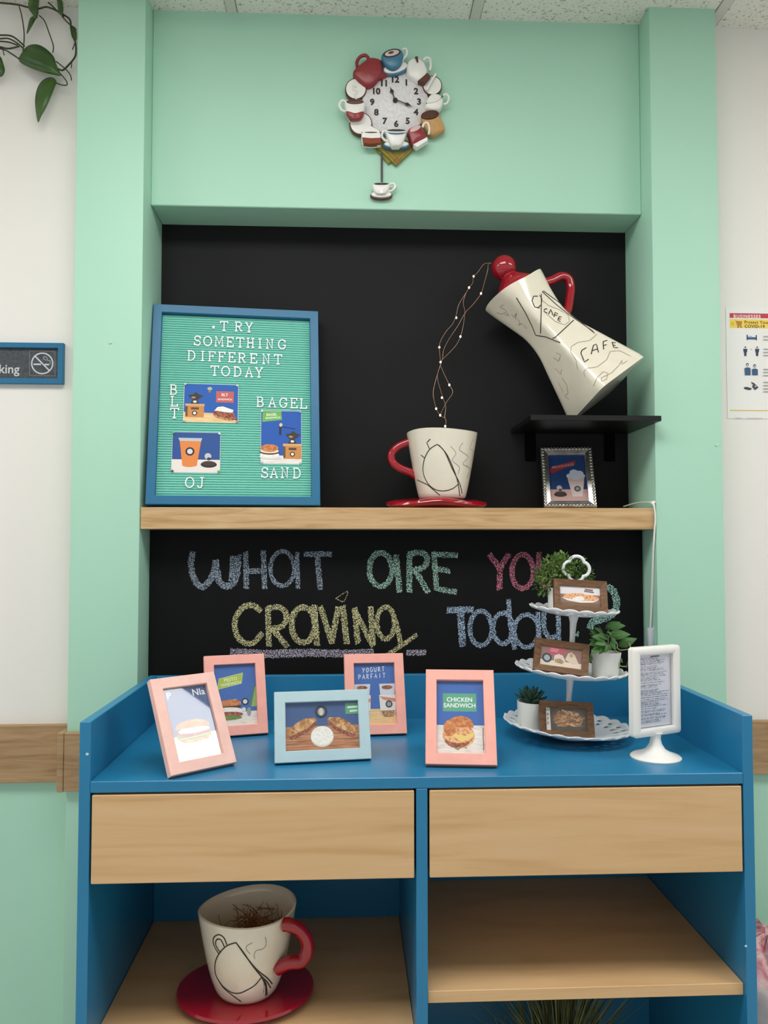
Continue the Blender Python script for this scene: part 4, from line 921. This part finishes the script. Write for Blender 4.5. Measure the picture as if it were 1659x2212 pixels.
# succulent
def onplate(x, y, key): return STM @ Vector((x, y, PZ[key]+.003))
sp_ = onplate(-.079, .006, 'b'); su = thing('potted_succulent', 'dark green succulent in a small white pot on the bottom tier', 'potted plant', sp_, SR, 'potted plants on the tiered stand')
part('pot', MB().add(pot_geo(.0245, .0285, .054)), M_pot, su, smooth=50); part('soil', MB().add(lathe([(.001, .044), (.0255, .044)], 24)), M_soil, su)
M_suc = mat('succulent_green', (44, 74, 60), .5, .4, var=.2, vscale=60); lf0 = None; random.seed(3)
for ring, (cnt, el, L) in enumerate(((9, .25, .034), (8, .62, .036), (6, 1.0, .036), (4, 1.35, .032))):
    for k in range(cnt):
        a = 2*PI*(k+.5*(ring % 2))/cnt+random.uniform(-.1, .1); d = (math.cos(a)*math.cos(el), math.sin(a)*math.cos(el), math.sin(el)); M = aim((d[0]*.003, d[1]*.003, .05), d, 0, L)
        if lf0 is None: lf0 = part('leaf', MB().add(leaf_mesh(1, .34, .25, .25)), M_suc, su, smooth=60, solid=.09); lf0.matrix_local = M
        else: copy_to(lf0, su, M)
# fine leaved plant on the top tier
tp = onplate(-.022, .022, 't'); bx = thing('potted_foliage_plant', 'bushy fine-leaved green plant in a white pot on the top tier', 'potted plant', tp, SR, 'potted plants on the tiered stand')
part('pot', MB().add(pot_geo(.0265, .030, .052)), M_pot, bx, smooth=50)
M_box = ramp_mat('fine_foliage', [(.3, (62, 92, 40)), (.5, (92, 126, 58)), (.7, (128, 152, 84))], 40, (1,1,1), .6, .3)
random.seed(11); fo = MB(); lv = leaf_mesh(.0078, .6, .1, -.1, 3); stems = MB(); inv = STM.inverted(); c_in = wmat(bx).inverted()
clumps = [((1192, 1238), .036), ((1180, 1262), .026), ((1214, 1222), .028), ((1246, 1226), .026), ((1262, 1238), .018), ((1222, 1250), .026), ((1196, 1216), .022), ((1172, 1240), .018), ((1270, 1250), .012)]
for (uv, r) in clumps:
    c = c_in @ onY(uv[0], uv[1], tp.y+random.uniform(-.012, .012))
    stems.add(tube([(0, 0, .046), (c.x*.5, c.y*.5, c.z*.6+.02), tuple(c)], .001, 5))
    for k in range(int(260*(r/.03)**2)):
        d = Vector((random.gauss(0, 1), random.gauss(0, 1), random.gauss(0, 1))).normalized(); p = c+d*r*random.random()**.45
        fo.add(lv, 0, aim(p, (d.x+random.uniform(-.6,.6), d.y+random.uniform(-.6,.6), d.z+random.uniform(-.2,.8)), random.uniform(-1, 1), random.uniform(.7, 1.15)))
part('stems', stems, mat('leaf_stem', (96, 112, 60), .6), bx); part('foliage', fo, M_box, bx, kind='stuff')
# broad leaved plant on the middle tier
mp_ = onplate(.070, -.012, 'm'); br = thing('potted_vine', 'leafy variegated vine trailing from a white pot on the middle tier', 'potted plant', mp_, SR, 'potted plants on the tiered stand')
part('pot', MB().add(pot_geo(.0265, .0305, .056)), M_pot, br, smooth=50); part('soil', MB().add(lathe([(.001, .048), (.026, .048)], 24)), M_soil, br)
b_in = wmat(br).inverted(); M_vine = ramp_mat('vine_leaf', [(.3, (50, 92, 40)), (.55, (78, 124, 62)), (.75, (140, 170, 118))], 90, (1,1,1), .45, .4)
M_vst = mat('vine_stem', (150, 168, 110), .5); lf1 = None
def q8(p, dy=0): return b_in @ onY(1270+p[0]/12.76, 1330+p[1]/12.76, mp_.y+dy)
random.seed(5)
for (a, b, dy, W) in (((560,560),(1180,490),-.01,.46), ((480,360),(880,150),.01,.40), ((500,300),(1040,260),.0,.34), ((840,840),(1345,610),.0,.34), ((1060,1460),(1180,1160),0,.8), ((420,620),(80,380),-.012,.5), ((400,560),(330,240),.004,.5), ((360,760),(70,640),-.02,.55), ((420,800),(130,950),-.028,.6), ((480,800),(330,1060),-.034,.6),
      ((520,780),(640,940),-.032,.55), ((560,640),(240,500),-.024,.5), ((620,700),(770,960),-.03,.5), ((500,560),(600,300),.0,.45), ((300,560),(60,480),.006,.5), ((700,620),(560,420),-.02,.5), ((460,700),(260,860),-.034,.6), ((100,1100),(20,1300),-.02,.5), ((860,1160),(950,1290),-.01,.4), ((1000,1620),(1170,1720),-.012,.5), ((340,700),(40,800),-.026,.6), ((420,520),(180,300),-.01,.6), ((480,640),(120,560),-.03,.6), ((520,760),(200,760),-.036,.6), ((560,800),(480,1020),-.038,.6), ((620,560),(900,520),-.02,.5), ((380,880),(90,1010),-.034,.6), ((640,600),(780,780),-.03,.5)):
    A = q8(a, dy); Bp = q8(b, dy-.012); L = (Bp-A).length; M = aim(A, Bp-A, random.uniform(.75, 1.25)*(1 if Bp.x > A.x else -1), L)
    if lf1 is None: lf1 = part('leaf', MB().add(leaf_mesh(1, .5, .14, -.12)), M_vine, br, smooth=60, solid=.012); lf1.matrix_local = M
    else: copy_to(lf1, br, M)
for pts in ([(520,900),(560,700),(560,560)], [(800,900),(800,760),(640,600),(500,530)], [(820,900),(900,950),(1120,920),(1170,860),(1130,740)], [(780,960),(840,1100),(790,1200),(860,1300),(900,1390),(1060,1400)], [(760,960),(800,1080),(830,1260),(880,1500),(1000,1640)], [(480,900),(440,760),(400,560)], [(300,960),(100,1040),(60,1150)]):
    part('stem', MB().add(tube(smoothpath([q8(p, -.02) for p in pts], 5), .0011, 6)), M_vst, br, smooth=80)

# ------------------------------------------------------------------ white menu sign holder
sg = thing('menu_sign_holder', 'white plastic pedestal sign holder with a printed price list', 'sign holder', (.4570, -.366, ZD), rmat(.396, 0))
part('base', MB().add(lathe([(.0465, 0), (.047, .002), (.044, .0045), (.030, .009), (.018, .016), (.0115, .026), (.0095, .036), (.0105, .043), (.013, .047)], 40)), M_wplastic, sg, smooth=50)
SW, SHh, SZ = .1186, .1673, .0425
def rrect(w, h, r, n=6): return [p for cx, cz, a in ((w/2-r, h/2-r, 0), (-w/2+r, h/2-r, 90), (-w/2+r, -h/2+r, 180), (w/2-r, -h/2+r, 270)) for p in arc(cx, cz, r, r, a, a+90, n)]
def sring(w, h, r, y): return [(x, y, SZ+SHh/2+z) for x, z in rrect(w, h, r)]
fr = MB().add(loft([sring(SW-.078+.045*0+.042, SHh-.030, .001, .003), sring(SW-.036, SHh-.030, .001, -.0065), sring(SW-.030, SHh-.024, .002, -.0085), sring(SW-.006, SHh-.006, .005, -.0085), sring(SW, SHh, .007, -.006), sring(SW, SHh, .007, .006), sring(SW-.004, SHh-.004, .006, .0075)], False, True))
part('frame', fr, M_wplastic, sg, smooth=50)
pp = Pic(SW-.038, SHh-.032, 0, SZ+SHh/2, .0005); pp.rect(0,0,1,1,(222,222,232)); pp.line([(.02,.01),(.02,.99)], .02, (120,120,130)); random.seed(21); y = .955
pp.line([(.38,.975),(.66,.975)], .03, (80,80,86))
while y > .03:
    x = .07; ends = random.uniform(.55, .97)
    while x < ends:
        pp.k = 3; l = random.uniform(.04, .16); pp.line([(x, y), (min(x+l, ends), y)], random.choice((.014, .018, .022)), random.choice(((150,152,164),(172,174,186),(136,138,150)))); x += l+.02
    pp.k = 3; y -= random.choice((.017, .017, .022, .03))
pp.build(sg, 'price_list')
part('cover_sheet', MB().add(([(-SW/2+.018, -.0045, SZ+.015), (SW/2-.018, -.0045, SZ+.015), (SW/2-.018, -.0045, SZ+SHh-.015), (-SW/2+.018, -.0045, SZ+SHh-.015)], [(0,1,2,3)])), M_glass, sg)

# ------------------------------------------------------------------ cup in the lower compartment
ZL = .4625; SC = (-.3175, -.318)
tag(part('saucer', MB().add(lathe([(.62, 0), (.92, .006), (1.0, .013), (.985, .018), (.80, .016), (.5, .015)], 48, .129, .112), 0, Matrix.Translation((*SC, ZL))), M_red, smooth=60), 'large red glazed saucer on the lower cabinet shelf', 'saucer')
def qf(p, y): return onY(360+p[0]/4.608, 1880+p[1]/4.608, y)
def Lf(*ls): return [[(360+a/4.608, 1880+b/4.608) for a, b in l] for l in ls]
lcx = qf((805, 1300), SC[1]).x
lowcup = sketch_cup('coffee_cup', 'large cream cup with red handle inside the lower cabinet compartment', (lcx, SC[1]-.008), ZL+.0152, .154, .049, .0915, -.035, [qf(p, SC[1]+dy) for p, dy in (((1172,540),-.062),((1225,545),-.064),((1320,590),-.056),((1395,700),-.05),((1395,820),-.05),((1330,905),-.054),((1220,918),-.058),((1098,978),-.052))], .0125,
    Lf([(690,718),(600,750),(530,820),(490,900),(482,990),(500,1060),(560,1150),(640,1210),(720,1222),(800,1190),(880,1140),(945,1060)], [(690,718),(760,810),(850,940),(945,1060)], [(700,730),(800,870),(900,990),(1000,1070),(1050,1130)], [(500,1065),(560,1160),(640,1230),(740,1305)], [(930,1040),(1000,1110),(1035,1170)], [(945,1060),(990,1130),(1000,1240)], [(950,1070),(985,1150),(985,1250)], [(520,830),(470,740),(470,670),(520,640),(570,670),(600,740)], [(530,810),(490,740),(500,690),(540,690),(575,760)]),
    Lf([(980,660),(990,730),(960,780),(890,800),(870,850),(880,880)], [(855,720),(800,750),(795,790),(830,830)], [(960,1080),(970,1160),(960,1220)]), .0017, .55)
lowcup['label'] = 'large cream cup with red handle inside the lower cabinet compartment'
rf = MB(); random.seed(9); cc = Vector((lcx+.018, SC[1]+.008, ZL+.118))
for k in range(170):
    p = [cc+Vector((random.gauss(0, .022), random.gauss(0, .02), random.gauss(0, .014)))]
    d = Vector((random.gauss(0, 1), random.gauss(0, 1), random.gauss(0, .6))).normalized()
    for j in range(5):
        d = (d+Vector((random.gauss(0, .5), random.gauss(0, .5), random.gauss(0, .35)))).normalized(); q = p[-1]+d*.011
        r_ = Vector((q.x-lcx, q.y-SC[1]+.008)); lim = .066
        if r_.length > lim: q.x = lcx+r_.x/r_.length*lim; q.y = SC[1]-.008+r_.y/r_.length*lim
        q.z = max(ZL+.05, min(q.z, ZL+.152)); p.append(q)
    rf.add(tube(p, .00055, 4, caps=False))
tag(part('paper_shred', rf, mat('brown_raffia', (140, 88, 54), .8, .2), kind='stuff'), 'tangle of brown shredded raffia inside the large lower cup', 'raffia')
part_f = MB().add(lathe([(.001, 0), (.066, 0)], 28), 0, Matrix.Translation((lcx, SC[1]-.008, ZL+.068))); part('filler', part_f, mat('raffia_bed', (92, 66, 50), .9, .1, var=.4, vscale=250), lowcup, world=True)

# ------------------------------------------------------------------ grass in the lower right compartment
gt = thing('artificial_grass', 'tuft of dark artificial grass under the right maple shelf', 'potted plant', (.30, -.25, .08))
part('pot', MB().add(lathe([(.055, 0), (.07, .12), (.066, .12)], 28)), M_pot, gt, smooth=50)
random.seed(13); gb = MB()
for k in range(420):
    x, y = random.gauss(0, .05), random.gauss(0, .02); h = random.uniform(.26, .395)*max(.6, 1-abs(x)*1.2); b = Vector((x*.5, y*.6, .11)); lean = Vector((x*1.1+random.gauss(0, .018), y*1.2+random.gauss(0, .015), 0)); s = Vector((random.uniform(-1, 1), random.uniform(-1, 1), 0)).normalized()*.0013
    m = b+lean*.35+Vector((0, 0, h*.55)); t = b+lean+Vector((0, 0, h-.05)); gb.add(([b+s, b-s, m-s, m+s, t], [(0, 1, 2, 3), (3, 2, 4)]))
part('grass_blades', gb, mat('dry_grass_green', (92, 98, 62), .7, .2, var=.3, vscale=30), gt, kind='stuff')

# ------------------------------------------------------------------ waste bin beside the cabinet
bn = thing('waste_bin', 'grey waste bin with a clear liner full of pink rubbish, right of the cabinet', 'waste bin', (.772, -.175, 0))
part('bin_body', MB().add(lathe([(.115, 0), (.12, .01), (.15, .40), (.153, .405), (.147, .40), (.14, .1)], 36, cap1=False)), mat('grey_bin_plastic', (128, 124, 120), .5, .4), bn, smooth=50)
random.seed(17); lr = []
for r, z in ((.150, .30), (.156, .36), (.160, .405), (.158, .43), (.150, .437), (.140, .425), (.13, .38)):
    lr.append([(r*math.cos(2*PI*k/48)*(1+random.uniform(-.02, .02)), r*math.sin(2*PI*k/48)*(1+random.uniform(-.02, .02)), z+random.uniform(-.006, .006)) for k in range(48)])
part('liner_bag', MB().add(loft(lr, False, False)), mat('cloudy_plastic_film', (214, 196, 192), .25, .5, var=.1, vscale=40), bn, smooth=80)
rb = []
for i, (r, z) in enumerate(((.138, .40), (.13, .435), (.105, .46), (.06, .475), (.015, .48))):
    rb.append([(r*math.cos(2*PI*k/40)*(1+random.uniform(-.06, .06)), r*math.sin(2*PI*k/40)*(1+random.uniform(-.06, .06)), z+random.uniform(-.012, .012)) for k in range(40)])
part('rubbish', MB().add(loft(rb, False, True)), ramp_mat('pink_rubbish', [(.35, (206, 110, 124)), (.5, (226, 170, 172)), (.65, (236, 214, 206))], 40, (1,1,1), .4, .5), bn)

# ------------------------------------------------------------------ no smoking sign
YS = YWH
nsg = thing('no_smoking_sign', 'dark no smoking sign in a blue wooden frame on the left white wall', 'sign', tuple(onY(70, 785, YS)))
a = onY(137, 742, YS-.012); b = onY(136, 829, YS-.012); nx1 = a.x; nx0 = nx1-.26; nz1 = a.z+.001; nz0 = b.z
for s in 'btlr': part('rail', MB().add(rail_geo(nx0, nx1, nz0, nz1, .0125, YS-.014, YS, s)), M_bframe, nsg, world=True)
w, h = nx1-nx0-.02, nz1-nz0-.02; p = Pic(w, h, (nx0+nx1)/2, (nz0+nz1)/2, YS-.0062)
p.rect(-.01,-.02,1.01,1.02, ramp_mat('sign_charcoal', [(.4, (58, 62, 66)), (.6, (72, 76, 80))], 120, (1,1,1), .5, .4)); g_ = (196,200,204); asp = w/h
def sgn(cx, cy): 
    q = onY(cx/8.295, 700+cy/8.295, YS-.0062); return ((q.x-(nx0+nx1)/2)/w+.5, (q.z-(nz0+nz1)/2)/h+.5)
c_ = sgn(757, 705); rr_ = (sgn(960, 705)[0]-sgn(555, 705)[0])/2
e = ell(0, 0, 1, 1, 40); p.line([(c_[0]+x*rr_*.93, c_[1]+y*rr_*.93*asp) for x, y in e+e[:1]], .013, g_); p.line([(c_[0]-rr_*.66, c_[1]+rr_*.66*asp), (c_[0]+rr_*.66, c_[1]-rr_*.66*asp)], .013, g_)
p.line([sgn(600,720), sgn(735,722)], .015, g_); p.line([sgn(800,725), sgn(880,727)], .015, g_); p.line([sgn(900,722), sgn(902,660), sgn(850,650), sgn(840,600), sgn(790,580), sgn(775,620), sgn(830,650)], .006, (160,166,170))
q_ = [sgn(*k) for k in ((535,480),(980,490),(990,930),(530,920))]; p.line(q_+q_[:1], .003, (150,152,156))
tx = sgn(350, 815); p.text('No Smoking', tx[0], tx[1], .126, g_, align='RIGHT', bold=.012)
pr_ = p.build(nsg); 
pr_.data.transform(wmat(nsg).inverted())

# ------------------------------------------------------------------ poster on the right wall
a = onY(1567, 664, YWH); b = onY(1568, 904, YWH); pw, ph = .2159, a.z-b.z; pc_ = ((a.x+pw/2), (a.z+b.z)/2)
po = thing('safety_poster', 'white printed safety notice with red and yellow header on the right wall', 'poster', (pc_[0], YWH, pc_[1]))
part('paper', MBox(-pw/2, pw/2, -.0012, -.0004, -ph/2, ph/2), ink((232,230,226)), po)
p = Pic(pw, ph, 0, 0, -.0013)
def qp(x, y):
    q = onY(1540+x/7.9, 640+y/7.9, YWH); return ((q.x-pc_[0])/pw+.5, (q.z-pc_[1])/ph+.5)
def R2(x0, y0, x1, y1, c):
    A, B_ = qp(x0, y0), qp(x1, y1); p.rect(A[0], B_[1], B_[0] if x1 < 1600 else .95, A[1], c)
R2(280,290,1700,390,(186,66,76)); R2(280,390,1700,560,(238,206,92)); R2(285,1940,1700,1968,(220,190,96))
def tx_(s, x, y, size, c, bold=.02, sp=1.0): A = qp(x, y); p.text(s, A[0], A[1], size, c, align='LEFT', bold=bold, sp=sp)
tx_('BUSINESSES', 345, 345, .052, (244,232,232), .02, 1.25); tx_('Protect Yourself from', 530, 447, .050, (70,58,40), .02, 1.1); tx_('COVID-19', 535, 517, .050, (70,58,40), .025, 1.1)
IC = (52,66,92); IB = (62,92,124)
A = qp(440, 470); p.poly([qp(375,410), qp(400,425), qp(495,430), qp(480,510), qp(415,515)], (176,130,60)); p.ell(*qp(425,528), .010, .010, (150,100,50)); p.ell(*qp(475,528), .010, .010, (150,100,50)); p.ell(*qp(330,470), .022, .022, (214,190,70))
R2(570,660,590,750,IC); R2(725,665,745,755,IC); R2(585,700,730,740,IB); R2(600,680,660,705,(150,186,210))
for cx in (547, 748):
    p.ell(*qp(cx, 872), .009, .009, IC); p.poly([qp(cx-35,900), qp(cx+35,900), qp(cx+28,960), qp(cx+20,960), qp(cx+18,1022), qp(cx-18,1022), qp(cx-20,960), qp(cx-28,960)], IC)
p.line([qp(630,910), qp(660,910)], .006, (150,140,130))
for cx, cy in ((582,1170), (705,1190)):
    p.ell(*qp(cx, cy), .016, .018, IC); p.ell(*qp(cx, cy+6), .010, .010, (206,210,218)); p.poly([qp(cx-50,cy+62), qp(cx-20,cy+48), qp(cx+20,cy+48), qp(cx+52,cy+62), qp(cx+55,1350), qp(cx-42,1350)], IB)
p.poly([qp(525,1555), qp(570,1550), qp(655,1575), qp(640,1600), qp(590,1598), qp(525,1580)], (64,64,74)); p.poly([qp(640,1465), qp(690,1480), qp(770,1560), qp(710,1605), qp(660,1545), qp(680,1510), qp(645,1478)], (70,72,84)); p.ell(*qp(718,1540), .010, .010, (190,190,196))
for y in (690,745,905,960,1012,1250,1300,1355,1470,1525,1580,1630): p.line([qp(850,y), (.93 if y % 4 else .86, qp(850,y)[1])], .011, (170,168,168))
p.line([qp(370,2080), qp(480,2084)], .006, (170,168,166)); p.line([qp(560,2083), qp(830,2080)], .005, (190,188,186))
p.build(po)

# ------------------------------------------------------------------ trailing pothos, top left
YV = .045
vi = thing('trailing_pothos', 'pothos vine with heart-shaped green leaves hanging at the top left corner', 'plant', tuple(onY(60, 0, YV)))
def qv(p, dy=0): return onY(p[0]/7.9, p[1]/7.9, YV+dy)
M_pv = mat('pothos_stem', (56, 62, 36), .5, .4, var=.15, vscale=60)
M_pl = ramp_mat('pothos_leaf', [(.35, (44, 76, 26)), (.55, (58, 92, 32)), (.7, (84, 118, 44))], 14, (1,1,1), .35, .5)
for k, (pts, r) in enumerate(([[(-200,40),(0,50),(300,80),(480,125),(650,150),(800,120),(980,190),(1080,250),(1190,330),(1210,450),(1230,600),(1285,720),(1295,900),(1255,1010),(1120,1160),(1060,1200),(1000,1180)], .0022], [[(320,90),(370,270),(408,520),(410,700),(390,870)], .0014], [[(670,265),(760,360),(840,570),(910,780),(900,900)], .0014],
        [[(-150,600),(0,600),(180,610),(300,680),(420,790)], .0020], [[(-150,650),(0,660),(150,660),(300,740),(400,830)], .0018], [[(-100,700),(0,705),(150,720),(300,770)], .0018], [[(-100,790),(0,800),(150,830),(330,790)], .0020], [[(-100,800),(100,860),(200,920),(320,1000)], .0018],
        [[(960,1050),(1110,1170),(1200,1280),(1220,1370)], .0014], [[(1010,1230),(1130,1380),(1140,1450),(1060,1450),(965,1420)], .0014], [[(1060,280),(1150,380),(1300,505)], .0016], [[(820,40),(900,110),(1000,210),(1090,280)], .0018], [[(1280,730),(1235,850)], .0012], [[(1225,1060),(1215,1160)], .0012], [[(40,820),(70,940)], .0012])):
    part('stem', MB().add(tube(smoothpath([qv(p, .006*math.sin(i*1.1+k)) for i, p in enumerate(pts)], 5), r, 7)), M_pv, vi, world=True, smooth=80)
def vleaf(outline, a, b, bulge=.010, dy=0):
    "leaf from its outline, folded along the midrib a-b and bulging toward the room"
    O = sp(outline, 3); A, B = Vector(a), Vector(b); d = (B-A); L2 = d.length_squared
    mb = MB(); v = []; n = len(O)
    for s in (1.0, .66, .33):
        for q in O:
            q = Vector(q); t = max(0, min(1, (q-A).dot(d)/L2)); m = A+d*t; p = m+(q-m)*s
            v.append(qv(p, dy-bulge*math.sin(PI*t)-bulge*.9*(1-s)*0+ bulge*.8*s*s-.008*t))
    for q in O:
        q = Vector(q); t = max(0, min(1, (q-A).dot(d)/L2)); m = A+d*t; v.append(qv(m, dy-bulge*math.sin(PI*t)-.008*t))
    f = [(r*n+k, r*n+(k+1) % n, (r+1)*n+(k+1) % n, (r+1)*n+k) for r in range(3) for k in range(n)]
    mb.add((v, f)); part('leaf', mb, M_pl, vi, world=True, smooth=60, solid=.0008)
vleaf([(320,1000),(395,865),(480,782),(600,755),(720,790),(830,870),(920,975),(975,1140),(1042,1292),(900,1270),(700,1222),(480,1140),(350,1065)], (330,985), (1035,1285), .012, -.006)
vleaf([(648,2090),(612,1900),(600,1700),(632,1520),(700,1400),(800,1330),(900,1325),(965,1390),(930,1500),(870,1650),(780,1850),(700,1985)], (955,1400), (650,2080), .010, -.004)
vleaf([(-160,1000),(-40,950),(20,980),(55,1080),(82,1200),(55,1280),(0,1310),(-120,1260)], (-140,1010), (20,1295), .008)
vleaf([(520,-60),(660,-60),(655,150),(650,250),(590,332),(560,250),(480,120)], (600,-50), (592,325), .008, -.006)
vleaf([(650,285),(580,275),(520,305),(488,400),(455,585),(540,455),(600,345)], (630,285), (458,580), .006)
vleaf([(970,-60),(1030,-60),(1080,130),(1062,262),(1010,232),(985,120)], (1000,-50), (1060,255), .006, -.004)
vleaf([(1195,430),(1255,450),(1300,500),(1305,690),(1245,620),(1205,520)], (1200,435), (1300,685), .004, .010)
